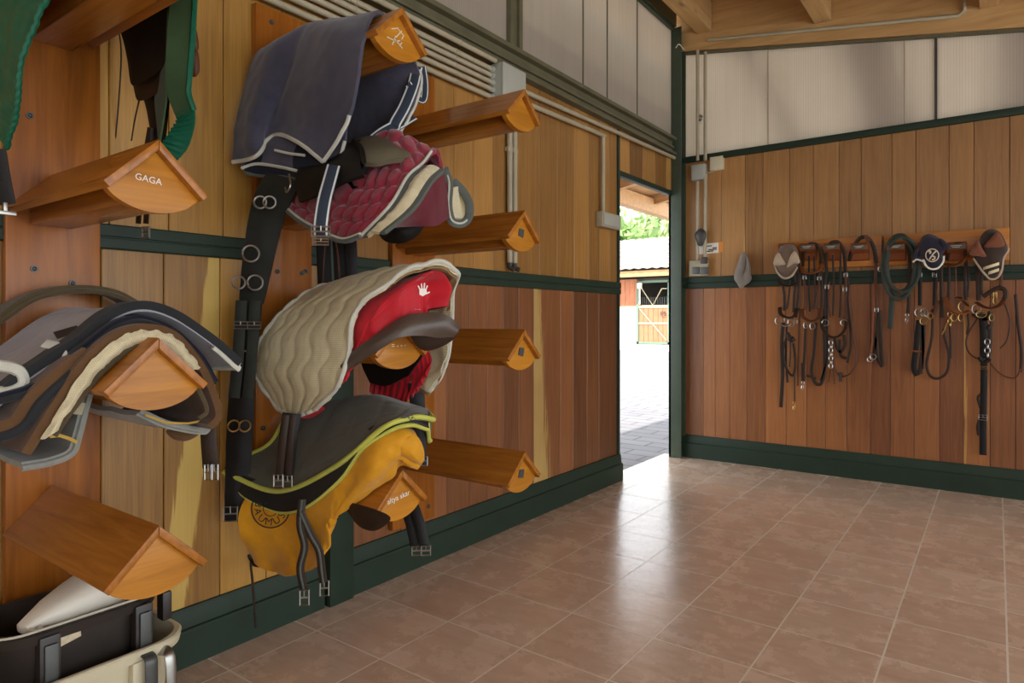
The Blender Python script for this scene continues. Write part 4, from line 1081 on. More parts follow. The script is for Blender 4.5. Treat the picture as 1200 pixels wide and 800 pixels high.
# ---- red covered saddle
S = thing('saddle', (XB, YBc, ZB[2]), 'brown saddle in a red nylon cover with a white hand emblem', 'saddle')
A_ = [PY(*q) for q in ((521, 360, 1.53), (524, 335, 1.52), (505, 319, 1.44), (476, 329, 1.385), (441, 351, 1.335), (422, 375, 1.305), (412, 412, 1.29), (401, 443, 1.29))]
Bm = [PY(*q) for q in ((501, 362, 1.47), (501, 345, 1.46), (493, 331, 1.43), (468, 347, 1.37), (438, 375, 1.315), (425, 398, 1.30), (412, 426, 1.287), (400, 446, 1.287))]
Cm = [PY(*q) for q in ((500, 369, 1.45), (498, 367, 1.44), (490, 367, 1.425), (474, 373, 1.38), (447, 391, 1.33), (431, 406, 1.305), (414, 430, 1.285), (400, 449, 1.285))]
bk = [v3(.25, 1.56, 1.08), v3(.25, 1.53, 1.13), v3(.25, 1.43, 1.15), v3(.25, 1.38, 1.13), v3(.25, 1.36, 1.11), v3(.25, 1.34, 1.08), v3(.27, 1.32, 1.04), v3(.28, 1.31, .98)]
g = displace(loft_grid([bk, A_, Bm, Cm], 50, 70), lambda u, v, p: .005 * nz(p, 14) + .004 * math.sin(v * 40) * u)
m = MB(); m.sheet(g, .004, True); RC = m.build('cover', M['red'], S)
g = displace(loft_grid([[V(q) for q in ((330, 470, .2), (342, 482, .25), (356, 484, .31), (376, 474, .37))], [V(q) for q in ((341, 485, .23), (352, 489, .27), (366, 488, .32), (381, 478, .37))]], 12, 30), lambda u, v, p: .003 * nz(p, 14))
m = MB(); m.sheet(g, .004, True); m.build('cover_hem', M['red'], S)
# far flap of the cover seen from inside, gathered
Yf = 1.60
top = [PY(x, y, Yf - .02) for x, y in ((424, 425), (445, 425), (468, 425), (488, 418), (501, 408))]
bot = [PY(x, y, Yf) for x, y in ((433, 458), (447, 473), (466, 475), (485, 462), (499, 438))]
g = displace(loft_grid([top, [a.lerp(b, .5) + v3(0, .02, 0) for a, b in zip(top, bot)], bot], 16, 80), lambda u, v, p: .006 * math.sin(v * 70) * u)
m = MB(); m.sheet(g, .004); m.build('cover_flap', M['red'], S)
g = loft_grid([[PY(x, y, Yf - .03) for x, y in ((420, 405), (450, 400), (490, 395))], [PY(x, y, Yf - .035) for x, y in ((424, 428), (448, 430), (496, 412))], [PY(x, y, Yf - .04) for x, y in ((433, 448), (452, 452), (478, 440))]], 14, 20)
m = MB(); m.sheet(g, .006); m.build('flap', M['leather_black'], S)
m = MB(); m.strap([PY(487, 448, 1.62), PY(489, 470, 1.62), PY(491, 545, 1.62)], .052, .005, TOC); st = m.build('girth_strap', M['leather_black'], S)
# seat rim and cantle
up_ = [PY(*q) for q in ((402, 428, 1.283), (420, 411, 1.29), (444, 394, 1.32), (474, 374, 1.37), (500, 369, 1.43), (523, 371, 1.48), (537, 385, 1.53))]
lo_ = [PY(*q) for q in ((405, 433, 1.29), (423, 421, 1.295), (445, 410, 1.305), (470, 395, 1.34), (492, 392, 1.40), (512, 393, 1.46), (530, 391, 1.51))]
g = loft_grid([up_, [V(a).lerp(V(b), .5) + TOC * .012 for a, b in zip(up_, lo_)], lo_], 10, 50)
m = MB(); m.sheet(g, .012, True); m.build('seat_rim', M['leather_cantle'], S)
m = MB(); m.puff([PY(*q) for q in ((484, 380, 1.40), (500, 372, 1.44), (523, 372, 1.49), (537, 385, 1.53), (533, 396, 1.53), (518, 406, 1.50), (499, 411, 1.46), (487, 404, 1.43), (481, 392, 1.41))], .014, .03, (1, -.35, .1), 6, 5); m.build('cantle', M['leather_dark'], S)
g = loft_grid([[v3(.06, 1.52, 1.08), v3(.06, 1.43, 1.135), v3(.06, 1.34, 1.06)], [v3(.40, 1.54, 1.05), v3(.40, 1.43, 1.125), v3(.40, 1.35, 1.05)], [v3(.60, 1.55, 1.07), v3(.60, 1.44, 1.125), v3(.60, 1.36, 1.07)]], 14, 14)
m = MB(); m.sheet(g, .015); m.build('seat', M['leather_dark'], S)
# hand emblem: palm, four fingers, thumb
bv = bvh_of(RC); vsx, fsx = [], []
def addpoly(pts):
    k = len(vsx); vsx.extend(Vector((x, y, 0)) for x, y in pts); fsx.append(list(range(k, k + len(pts))))
addpoly([(492, 338), (500, 338), (501, 344), (496, 347), (492, 345)])
for (x0, y0, x1, y1) in ((492.6, 339, 490.5, 334.5), (495, 338.5, 494.3, 332), (497.5, 338.5, 498, 331.5), (499.6, 339, 501.5, 334.5), (500.5, 344, 504, 342)):
    dx, dy = x1 - x0, y1 - y0; l_ = math.hypot(dx, dy); nx_, ny_ = -dy / l_ * .75, dx / l_ * .75
    addpoly([(x0 + nx_, y0 + ny_), (x1 + nx_, y1 + ny_), (x1 - nx_, y1 - ny_), (x0 - nx_, y0 - ny_)])
decal('hand_emblem', bv, vsx, fsx, lambda v: (v.x - .5, v.y), M['white'], S, .004)
vs_, fs_ = text_mesh('- - -'); decal('lettering', bv, vs_, fs_, lambda v: (489.5 + v.x * 4, 362 - v.y * 4), M['white'], S, .004)

# ---- lowest rack: charcoal pad with lime binding on the yellow covered saddle
R = thing('saddle_pad', (XB, YBc, ZB[3]), 'charcoal quilted saddle pad with lime yellow binding over the yellow covered saddle', 'saddle pad')
rowsp = [
 [v3(.05, 1.66, .66), v3(.05, 1.57, .73), v3(.06, 1.44, .775), PY(318, 518, 1.325), (292, 533, .05), (263, 553, .05)],
 [v3(.25, 1.68, .66), v3(.25, 1.59, .75), v3(.27, 1.45, .815), PY(367, 506, 1.35), PY(343, 540, 1.295), PY(326, 575, 1.25)],
 [v3(.45, 1.68, .68), v3(.45, 1.60, .78), v3(.47, 1.45, .85), PY(419, 492, 1.365), PY(408, 515, 1.315), PY(392, 547, 1.28)],
 [v3(.50, 1.67, .68), v3(.58, 1.59, .79), PY(474, 477, 1.44), PY(465, 486, 1.38), PY(458, 493, 1.345), PY(449, 501, 1.32)],
 [v3(.52, 1.66, .68), v3(.60, 1.57, .79), PY(508, 491, 1.48), PY(499, 489, 1.44), PY(490, 488, 1.41), PY(481, 489, 1.39)]]
g = loft_grid(rowsp, 90, 90)
def chan(u, v, p):
    d = min(abs((u * 6.3) % 1 - .5) * 2, 1); d2 = min(abs((v * 5 + u) % 1 - .5) * 2, 1)
    return (-.006 * (1 - d ** 6) - .002 * (1 - d2 ** 8)) * max(0, min(1, (1 - u) * 9, (1 - v) * 9, u * 9))
g = displace(g, chan); m = MB(); m.sheet(g, .012, True); CP = m.build('quilted_panel', M['charcoal'], R)
rim = edge_v(g, 0) + edge_u(g, -1)[1:] + edge_v(g, -1)[::-1][1:] + edge_u(g, 0)[::-1][1:-1]
mm = MB(); mm.tube([p + TOC * .004 for p in rim], .008, 8, closed=True); mm.build('binding', M['trim_lime'], R)
bots = [PX(264, 556, .05), PX(285, 580, .12), PX(312, 595, .21), PY(338, 600, 1.245), PY(365, 590, 1.262), PY(400, 560, 1.28), PY(425, 526, 1.30), PY(458, 504, 1.335), PY(482, 498, 1.38), PY(501, 503, 1.45)]
tops = [PX(264, 554, .05), PX(291, 564, .15), PY(315, 570, 1.25), PY(337, 574, 1.26), PY(366, 566, 1.272), PY(397, 543, 1.285), PY(425, 515, 1.305), PY(453, 499, 1.335), PY(479, 491, 1.39), PY(503, 492, 1.46)]
gu = loft_grid([[V(a) + v3(-.02, .015, .01) for a in tops], [V(a).lerp(V(b), .6) + v3(-.012, .006, 0) for a, b in zip(tops, bots)], bots], 14, 80)
m = MB(); m.sheet(gu, .008, True); m.build('under_layer', M['charcoal_dark'], R)
piping('binding', edge_u(gu, -1), .0065, M['trim_lime'], R)
# girth buckle straps of the saddle above, lying on the pad
S = thing('girth', tuple(PX(338, 490, .25)), 'dark leather girth below the cream pad, its buckles resting on the charcoal pad', 'girth')
m = MB(); m.strap([(342, 484, .34), (338, 510, .34), (335, 545, .32), (333, 560, .31)], .055, .008, TOC); m.build('webbing', M['leather_black'], S)
for dx, dz in ((-5, 0), (4, 1)):
    m = MB(); m.strap([(340 + dx, 486, .36), (336 + dx, 520, .355), (333 + dx * 1.1, 558, .335)], .022, .005, TOC); m.build('billet', M['leather_dark'], S); buckle(PX(332 + dx * 1.2, 563 + dz, .35), .026, .034, S, nrm=TOC, r=.003)
# ---- yellow covered saddle
S = thing('saddle', (XB, YBc, ZB[3]), 'dark saddle in a yellow nylon cover with a round printed badge', 'saddle')
t_ = [PX(286, 588, .13), PX(312, 592, .21)] + [PY(*q) for q in ((345, 588, 1.265), (375, 570, 1.285), (405, 545, 1.30), (436, 514, 1.325), (462, 501, 1.365), (487, 509, 1.42))]
m_ = [PX(281, 622, .13), PX(312, 632, .20)] + [PY(*q) for q in ((345, 636, 1.262), (378, 612, 1.278), (406, 576, 1.29), (441, 548, 1.31), (474, 521, 1.37), (496, 527, 1.43))]
b_ = [PX(298, 659, .13), PX(320, 670, .19)] + [PY(*q) for q in ((350, 671, 1.27), (377, 655, 1.28), (393, 606, 1.285), (448, 567, 1.375), (466, 547, 1.40), (491, 545, 1.45))]
bk = [v3(.14, 1.33, .60), v3(.18, 1.35, .61), v3(.24, 1.36, .62), v3(.32, 1.37, .62), v3(.40, 1.38, .62), v3(.48, 1.39, .65), v3(.56, 1.40, .72), v3(.62, 1.46, .77)]
def fold(u, v, p): return -.008 * max(0, 1 - abs(noise.noise(Vector((p.x * 7 + p.z * 4, p.y * 7, p.z * 5)))) * 4) * min(1, u * 1.4) * max(0, min(1, (.75 - v) * 5))  + .007 * nz(p, 9) + .005 * math.sin(v * 34 + u * 6) * u + .004 * nz(p, 26)
g = displace(loft_grid([bk, t_, m_, b_], 60, 110), fold)
m = MB(); m.sheet(g, .004, True); YC = m.build('cover', M['yellow'], S)
piping('hem', edge_u(g, -1), .005, M['yellow'], S)
m = MB(); m.puff([PY(*q) for q in ((462, 515, 1.355), (478, 507, 1.385), (490, 512, 1.41), (497, 528, 1.43), (495, 543, 1.43), (484, 541, 1.41), (470, 534, 1.38), (461, 526, 1.36))], .03, .02, TOC, 6, 5); m.build('pommel_cover', M['yellow'], S)
m = MB(); m.strap([PY(458, 541, 1.36), PY(470, 535, 1.375), PY(480, 542, 1.40), PY(490, 547, 1.44)], .018, .010, TOC); m.build('elastic_hem', M['yellow'], S)
bv = bvh_of(YC); cx_, cy_, rr_ = 317, 596, 23; vsx, fsx = [], []
for ra, rb in ((rr_, rr_ - 1.6), (9, 8)):
    k = len(vsx); N = 48
    for q in range(N):
        a = q * 2 * math.pi / N; vsx += [Vector((cx_ + ra * math.cos(a), cy_ + ra * math.sin(a), 0)), Vector((cx_ + rb * math.cos(a), cy_ + rb * math.sin(a), 0))]
    for q in range(N): fsx.append([k + 2 * q, k + 2 * ((q + 1) % N), k + 2 * ((q + 1) % N) + 1, k + 2 * q + 1])
decal('badge_ring', bv, vsx, fsx, lambda v: (v.x, v.y), M['ink'], S, .005)
for ch, an in (('B', 200), ('A', 168), ('U', 132), ('M', 98), ('U', 62), ('S', 30)):
    vs_, fs_ = text_mesh(ch); a = math.radians(an); ox, oy = cx_ + 15.5 * math.cos(a), cy_ + 15.5 * math.sin(a); ro = a - math.pi / 2
    decal('badge_letter', bv, vs_, fs_, lambda v: (ox + (v.x * math.cos(ro) + v.y * math.sin(ro)) * 12, oy + (v.x * math.sin(ro) - v.y * math.cos(ro)) * 12), M['ink'], S, .005)
# saddle flap and straps under the cover
m = MB(); m.puff([PY(*q) for q in ((404, 590, 1.31), (425, 592, 1.31), (456, 604, 1.31), (452, 615, 1.31), (436, 622, 1.31), (418, 614, 1.31))], .012, .012, TOC, 5, 5); m.build('flap', M['leather_dark'], S)
g = loft_grid([[v3(.08, 1.52, .66), v3(.08, 1.43, .685), v3(.08, 1.34, .65)], [v3(.36, 1.55, .62), v3(.36, 1.43, .70), v3(.36, 1.33, .60)], [v3(.56, 1.53, .67), v3(.56, 1.44, .71), v3(.55, 1.37, .66)]], 14, 14)
m = MB(); m.sheet(g, .015); m.build('seat', M['leather_dark'], S)
for pts, be in ((((354, 585, .40), (352, 615, .41), (357, 640, .41), (352, 665, .40), (356, 690, .40)), (356.5, 700)), (((352, 600, .41), (364, 626, .43), (374, 645, .44), (377, 668, .44), (379, 682, .44)), (380, 689))):
    m = MB(); m.strap(pts, .024, .006, TOC, 8); s2 = m.build('girth_strap', M['leather_dark'], S); buckle(PX(be[0], be[1], .42), .026, .045, s2, nrm=TOC, r=.0032)
    m = MB(); q = [V(p) + TOC * .005 for p in pts]; m.tube(q, .0035, 6, sub=8); m.build('strap_edge', M['trim_grey'], s2)
for pts in (((296, 652, .09), (294, 662, .09), (296, 682, .09), (300, 735, .09)),):
    m = MB(); m.tube(pts, .004, 6, sub=6); m.build('cord', M['leather_dark'], S)
m = MB(); m.puff([(290, 650, .09), (303, 652, .10), (305, 664, .10), (296, 662, .09)], .008, .008, TOC, 4, 4); m.build('stirrup_loop', M['leather_black'], S)
for dx in (0, 11):
    m = MB(); m.strap([PY(472 + dx, 588, 1.60), PY(480 + dx, 610, 1.60), PY(487 + dx, 640, 1.60)], .034, .006, TOC); s2 = m.build('girth_strap', M['leather_black'], S)
    buckle(PY(488 + dx, 645, 1.595), .03, .03, s2, nrm=TOC, r=.003)
b0 = PY(491, 530, 1.62); m = MB(); m.strap([PY(486, 480, 1.625), PY(490, 530, 1.625), PY(489, 545, 1.625)], .045, .005, TOC); m.build('girth_strap', M['leather_black'], S); buckle(PY(497, 540, 1.61), .02, .03, S, nrm=TOC)

# ---- stack on the third rack of the left column
def stack_layer(name, label, cat, sec, xf, xb, t, mat, edge=None, er=.006, band=None, nu=30, seed=1, bulge=.0):
    """section traced at the front edge, carried back along the rack"""
    T = thing(name, (XB, YA, ZA[2]), label, cat)
    f_ = [PX(x, y, xf) for x, y in sec]; paths = []
    for k in range(5):
        s_ = k / 4; paths.append([Vector((xf + (xb - xf) * s_, p.y + bulge * math.sin(s_ * 3 + seed), p.z + bulge * .5 * math.sin(s_ * 5 + seed))) for p in f_])
    g = displace(loft_grid(paths, nu, 90), lambda u, v, p: .004 * nz(p, 11, seed))
    m = MB(); m.sheet(g, t); o = m.build('folded_panel' if band else 'panel', mat, T)
    if edge: piping('binding', [p + v3(.002, 0, 0) for p in edge_u(g, 0)], er, edge, T, 8)
    return T, g, o
q = [(-60, 505), (-20, 492), (30, 448), (90, 408), (130, 376), (168, 366), (205, 378), (245, 406), (277, 432)]
T, g, o = stack_layer('horse_rug', 'silver grey nylon rug with black edge band on top of the left stack', 'horse rug', q, .50, .14, .014, M['grey_nylon'], None, .006, True, 40, 2, .006)
gb = [[p + v3(.0, 0, .003) for p in r] for r in g[0:6]]
m = MB(); m.sheet([[p + v3(.004, -.001, .002) for p in r] for r in gb], .02); m.build('edge_band', M['trim_black'], T)
piping('pale_edge', edge_v(g, -1), .009, M['trim_white'], T); piping('pale_edge', [edge_u(g, 0)[k] + v3(.004, 0, -.006) for k in range(78, 90)], .006, M['trim_white'], T)
bv = bvh_of(o)
lx = [Vector((x, y, 0)) for x, y in ((62, 389), (90, 381), (94, 388), (67, 397))]
decal('brand_label', bv, lx, [[0, 1, 2, 3]], lambda v: (v.x, v.y), M['ink'], T, .006)
vs_, fs_ = text_mesh('- - -'); decal('label_print', bv, vs_, fs_, lambda v: (78 + v.x * 4.2 + v.y * .5, 389 - v.x * 1.25 - v.y * 4), M['trim_white'], T, .009)
bvb = bvh_of(T.children[1])
lx = [Vector((x, y, 0)) for x, y in ((50, 402), (64, 399), (72, 408), (79, 417), (79, 421), (68, 424), (66, 414), (58, 407))]
tb = MB(); tb.strap([PX(52, 402, .45), PX(66, 406, .475), PX(73, 415, .50), PX(74, 424, .512)], .022, .004, (0, -.7, .7)); tb.build('tape_tab', M['trim_white'], T)
tb = MB(); tb.tube([PX(-10, 427, .5), PX(14, 431, .5), PX(25, 438, .5), PX(26, 450, .5), PX(12, 458, .5), PX(-10, 460, .5)], .012, 8, sub=6); tb.build('rolled_end', M['trim_white'], T)
q = [(-60, 372), (-20, 380), (0, 376), (45, 349), (95, 341), (135, 346), (165, 362), (200, 384)]
stack_layer('rug_roll', 'dark olive felt pad edge lying behind the silver grey rug, against the boards', 'saddle pad', q, .13, .04, .016, M['olive_felt'], M['olive_felt'], .007)
q = [(-60, 480), (0, 470), (50, 452), (100, 412), (138, 384), (170, 378), (205, 392), (232, 420), (250, 450)]
stack_layer('saddle_pad', 'dark navy quilted pad with gold cord, second from the top in the rug stack', 'saddle pad', q, .53, .12, .014, M['navy_dark'], M['trim_black'], .007)
q = [(35, 533), (62, 490), (100, 432), (138, 398), (172, 389), (203, 396), (228, 425), (246, 462), (252, 486), (243, 497)]
T, g, o = stack_layer('saddle_pad', 'brown felt saddle pad with cream fleece edge in the left rug stack', 'saddle pad', q, .56, .10, .018, M['brown_felt'], None)
cen = Vector((0, YA, ZA[2] - .10)); ln = g[0][5:62]
def inw(p): d = Vector((0, cen.y - p.y, cen.z - p.z)); return d.normalized()
gg = displace([[p + inw(p) * (-.004 + .030 * u_) + v3(.006 + .012 * math.sin(u_ * 3.14), 0, 0) for p in ln] for u_ in [k / 8 for k in range(9)]], lambda u, v, p: .004 * nz(p, 150) + .002 * math.sin(v * 420))
m = MB(); m.sheet(gg, .006); m.build('fleece_edge', M['cream_fleece'], T)
piping('binding', [p + inw(p) * .030 + v3(.006, 0, 0) for p in g[0][3:]], .006, M['olive_felt'], T)
q = [(0, 548), (40, 538), (62, 500), (98, 440), (136, 404), (170, 394), (198, 403)]
q2 = [(25, 548), (60, 543), (85, 531), (92, 510), (104, 465), (120, 420), (150, 400), (175, 393), (200, 402), (225, 430), (239, 470), (243, 500), (236, 504), (215, 500), (190, 494), (162, 482)]
T, g, o = stack_layer('saddle_pad', 'grey quilted pad with yellow cord hem, lowest of the left rug stack', 'saddle pad', q2, .50, .10, .012, M['grey_quilt'], M['grey_quilt'], .007)
piping('yellow_cord', [PX(x, y, .515) for x, y in ((58, 509 + 2), (70, 510), (82, 514), (90, 518))], .004, M['gold_cord'], T)
piping('yellow_cord', [PX(x, y, .512) for x, y in ((170, 486), (195, 495), (220, 496), (236, 493))], .003, M['gold_cord'], T)
tb = MB(); tb.strap([PX(76, 477, .515), PX(98, 479, .515)], .026, .003, TOC, 3); tb.build('tape_tab', M['cream_fleece'], T)
q = [(-40, 520), (0, 512), (28, 498), (48, 470), (75, 445), (110, 420)]
stack_layer('saddle_pad', 'golden brown pad with black edge poking out left of the rug stack', 'saddle pad', q, .545, .15, .03, M['brown_felt'], M['trim_black'], .01)
T = thing('girth', tuple(PX(240, 470, .4)), 'short dark girth with steel buckles hanging from the right of the rug stack', 'girth')
m = MB(); m.strap([(238, 455, .36), (243, 490, .40), (245, 520, .41), (247, 548, .41)], .040, .008, TOC); m.build('webbing', M['leather_dark'], T)
for dx in (-3, 4): buckle(PX(247 + dx, 553, .425), .018, .04, T, nrm=TOC, r=.003)
m = MB(); m.puff([(196, 503, .40), (232, 505, .42), (229, 512, .42), (215, 517, .41), (201, 513, .40)], .012, .012, TOC, 4, 4)
tag(m.build('felt_pad', M['brown_felt']), 'small brown felt edge hanging below the grey quilted pad under the rug stack', 'saddle pad')

# ---- green covered saddle on the top left rack
S = thing('saddle', (XB, YA, ZA[0]), 'dark leather saddle under a green nylon cover at the top left corner', 'saddle')
front = [(110, -75, .46), (85, -45, .47), (56, 0, .46), (42, 40, .44), (30, 80, .42), (22, 115, .40), (17, 145, .37), (6, 174, .33)]
back = [v3(.08, .64, 2.10), v3(.08, .58, 2.06), v3(.08, .545, 1.98), v3(.08, .53, 1.92), v3(.08, .52, 1.86), v3(.08, .52, 1.80), v3(.08, .53, 1.75), v3(.12, .53, 1.70)]
F_ = [V(p) for p in front]; mid = [a.lerp(b, .5) + v3(0, -.02, 0) for a, b in zip(F_, back)]
def gath(u, v, p): return .0012 * math.sin(v * 150) * u ** 8 + .016 * nz(p, 7) + .006 * nz(p, 22)
g = displace(loft_grid([back, mid, F_], 60, 200), gath)
m = MB(); m.sheet(g, .004, True); m.build('cover', M['green_nylon'], S)
piping('elastic_hem', edge_u(g, -1), .006, M['green_nylon'], S)
ft = catmull([PX(*q) for q in ((230, -70, .44), (229, -20, .45), (226, 40, .45), (222, 92, .45), (221, 108, .445)) ], 60)
fo = ft + [PX(*q) for q in ((224, 120, .45), (228, 133, .45), (227, 150, .44), (219, 172, .42), (206, 189, .39))]
fo = catmull([fo[0], fo[15], fo[30], fo[45], fo[59]] + fo[60:], 100)
inr = catmull([PX(*q) for q in ((202, -70, .40), (200, -10, .40), (196, 40, .40), (194, 80, .39), (195, 105, .385), (203, 130, .39), (206, 140, .39), (200, 152, .38), (192, 165, .37), (184, 175, .35))], 100)
g = displace([fo, [a.lerp(b, .5) for a, b in zip(fo, inr)], inr], lambda u, v, p: .002 * nz(p, 20))
gL = [r[:64] for r in g]; m = MB(); m.sheet(gL, .004); m.build('cover_lining', M['green_lining'], S)
g2 = displace(loft_grid([r[58::4] for r in g], 14, 50), lambda u, v, p: .003 * math.sin(v * 60) * u + .003 * nz(p, 16)); m = MB(); m.sheet(g2, .004); m.build('cover_flap', M['green_nylon'], S)
piping('elastic_hem', fo[:64], .007, M['green_nylon'], S)
# back part of the lining behind the leather
g = loft_grid([[PX(200, -70, .38), PX(196, 30, .38), PX(195, 105, .38), PX(186, 172, .36)], [v3(.16, .89, 2.1), v3(.16, .90, 1.95), v3(.16, .90, 1.82), v3(.2, .89, 1.72)]], 10, 30)
m = MB(); m.sheet(g, .004); m.build('cover_lining', M['green_lining'], S)
Yq = .845
m = MB(); m.puff([PY(x, y, Yq) for x, y in ((116, -40), (128, 10), (142, 40), (149, 70), (153, 97), (160, 99), (174, 92), (189, 80), (198, 58), (201, 20), (208, -60))], .008, .006, (0, -1, 0), 5, 5); m.build('flap', M['leather_black'], S)
m = MB(); m.puff([PY(x, y, Yq + .022) for x, y in ((145, 10), (152, 70), (158, 110), (164, 118), (180, 112), (196, 94), (203, 50), (206, -30))], .006, .006, (0, -1, 0), 5, 5); m.build('flap', M['leather_dark'], S)
m = MB(); m.puff([PY(x, y, Yq + .042) for x, y in ((165, 90), (172, 130), (178, 160), (189, 174), (196, 150), (199, 60))], .006, .006, (0, -1, 0), 4, 5); m.build('panel', M['leather_black'], S)
g = loft_grid([[v3(.06, .86, 1.98), v3(.06, .79, 2.06), v3(.06, .70, 2.085), v3(.06, .61, 2.06), v3(.06, .55, 1.95)], [v3(.32, .87, 1.98), v3(.32, .79, 2.05), v3(.32, .70, 2.07), v3(.32, .61, 2.05), v3(.32, .53, 1.95)], [v3(.58, .80, 2.06), v3(.58, .77, 2.07), v3(.58, .70, 2.10), v3(.58, .63, 2.07), v3(.58, .60, 2.06)]], 16, 20)
m = MB(); m.sheet(g, .02); m.build('seat', M['leather_dark'], S)
for pts, w_ in ((((136, 20), (142, 60), (139, 120), (134, 178)), .0022), (((163, 118), (158, 140), (154, 165)), .0022), (((177, 150), (175, 175), (170, 200)), .008)):
    m = MB(); m.tube([PY(x, y, Yq + .03) for x, y in pts], w_, 6, sub=6); m.build('girth_cord', M['leather_dark'], S)
for dx in (0, 9):
    m = MB(); m.strap([PY(176 + dx, 150, Yq + .05), PY(166 + dx, 210, Yq + .06), PY(162 + dx, 262, Yq + .06)], .020, .005, (.3, -1, 0)); m.build('girth_strap', M['leather_dark'], S)
buckle(PY(171, 272, Yq + .055), .026, .03, S, nrm=(.3, -1, 0), r=.003)
m = MB(); m.puff([PX(*q) for q in ((224, 32, .36), (230, 34, .37), (233, 55, .37), (229, 62, .36), (224, 58, .35))], .012, .012, TOC, 4, 4); m.puff([PX(*q) for q in ((224, 62, .36), (232, 60, .37), (234, 82, .37), (229, 90, .36), (224, 86, .35))], .012, .012, TOC, 4, 4); m.build('stirrup_leather', M['leather_brown'], S)
m = MB(); m.strap([(-8, 175, .33), (-2, 210, .33), (4, 240, .33)], .05, .006, TOC); s2 = m.build('girth_strap', M['leather_black'], S)
m = MB(); c_ = PX(6, 249, .34); m.box(c_.x - .006, c_.y - .02, c_.z - .005, c_.x + .006, c_.y + .02, c_.z + .004, .002); m.box(c_.x - .005, c_.y - .004, c_.z, c_.x + .005, c_.y + .004, c_.z + .022, .002); m.build('strap_end', M['metal'], s2)

# ---- feed mangers at the lower left
def manger(name, label, x0, x1, y0, y1, z0, z1, taper, mat, rim, wall=.008, rad=.07):
    T = thing(name, ((x0 + x1) / 2, (y0 + y1) / 2, z0), label, 'feed manger')
    def ringp(z, ins, r):
        pts = []; a0, a1, b0, b1 = x0 + ins, x1 - ins, y0 + ins, y1 - ins
        for cx_, cy_, s_ in ((a1 - r, b1 - r, 0), (a0 + r, b1 - r, 90), (a0 + r, b0 + r, 180), (a1 - r, b0 + r, 270)):
            for k in range(9): a = math.radians(s_ + k * 11.25); pts.append(v3(cx_ + r * math.cos(a), cy_ + r * math.sin(a), z))
        return pts
    prof = [(z0 + .0, taper + .02), (z0 + .012, taper), (z1 - .03, .012), (z1 - .028, -.002), (z1 - .004, -.006), (z1, -.002), (z1, .008), (z1 - .03, .022), (z0 + .02, taper + .012), (z0 + .012, taper + .03)]
    m = MB(); R_ = []
    for z, ins in prof: R_.append([m.bm.verts.new(p) for p in ringp(z, ins, max(.015, rad - max(0, ins) * .3))])
    n = len(R_[0])
    for a, b in zip(R_, R_[1:]):
        for k in range(n): m.face([a[k], a[(k + 1) % n], b[(k + 1) % n], b[k]])
    m.face(R_[0][::-1]); m.face(R_[-1]); m.build('tub', mat, T, True, 35)
    return T, ringp
BX1, BY1, BZ1 = .335, .862, .385
T, rp = manger('feed_manger', 'black plastic feed manger with side hooks, standing inside the cream manger', .085, BX1, .485, BY1, .135, BZ1, .035, M['tub_black'], None, rad=.10)
for px in (58, 168):
    c = PX(px, 726, BX1 + .004)
    m = MB(); m.box(BX1 - .02, c.y - .022, .20, BX1 + .012, c.y + .022, BZ1 - .012, .006); h_ = m.build('hook_lug', M['tub_black'], T)
    m = MB(); m.box(BX1 + .010, c.y - .014, .23, BX1 + .020, c.y + .014, BZ1 - .03, .004); m.build('hook_strap', M['metal_dull'], h_)
    for dz in (.02, .04):
        m = MB(); m.ball(v3(BX1 + .013, c.y + .017 - dz * .6, BZ1 - .03 - dz * .3), .004); m.build('rivet', M['metal'], h_)
m = MB(); m.box(BX1 - .05, BY1 - .005, .30, BX1 - .015, BY1 + .02, BZ1 - .01, .005); m.build('side_catch', M['tub_black'], T)
c = PX(81, 742, BX1); m = MB(); a_ = [PX(70, 741, BX1), PX(95, 729, BX1), PX(97, 746, BX1), PX(73, 759, BX1)]
a_ = [v3(BX1 - .010 - .105 * (BZ1 - .03 - p.z), p.y, p.z) for p in a_]; m.prism(a_, (.0025, 0, 0)); lb = m.build('paper_label', M['paper'], T, False)
rp_ = rp(BZ1 + .006, -.004, .07); m = MB(); m.tube([p for p in rp_[18:] + rp_[:6]], .003, 6); m.build('rim_wire', M['cobweb'], T)
CR = thing('feed_manger', (.2, .6, 0), 'cream plastic feed manger on the floor, holding the black one', 'feed manger')
bpy.data.objects.remove(CR)
T2, rp2 = manger('feed_manger', 'cream plastic feed manger on the floor, holding the black one', .045, .375, .40, .905, 0.0, .275, .04, M['tub_cream'], None, rad=.09)
m = MB(); c = PX(165, 775, .37); m.box(.35, c.y - .025, .12, .385, c.y + .025, .250, .006); h_ = m.build('hook_lug', M['tub_cream'], T2)
m = MB(); m.strap([v3(.372, c.y + .01, .262), v3(.40, c.y + .01, .255), v3(.405, c.y + .01, .22), v3(.405, c.y + .01, .10)], .03, .006, (0, 0, 1) if False else (1, 0, .3), 6); m.build('hook_strap', M['metal_dull'], T2)
c2 = PX(184, 778, .36); m = MB(); m.strap([v3(.365, c2.y, .255), v3(.40, c2.y + .01, .25), v3(.41, c2.y + .012, .20), v3(.41, c2.y + .012, .10)], .026, .006, (1, 0, .3), 6); m.build('hook_strap', M['metal'], T2)
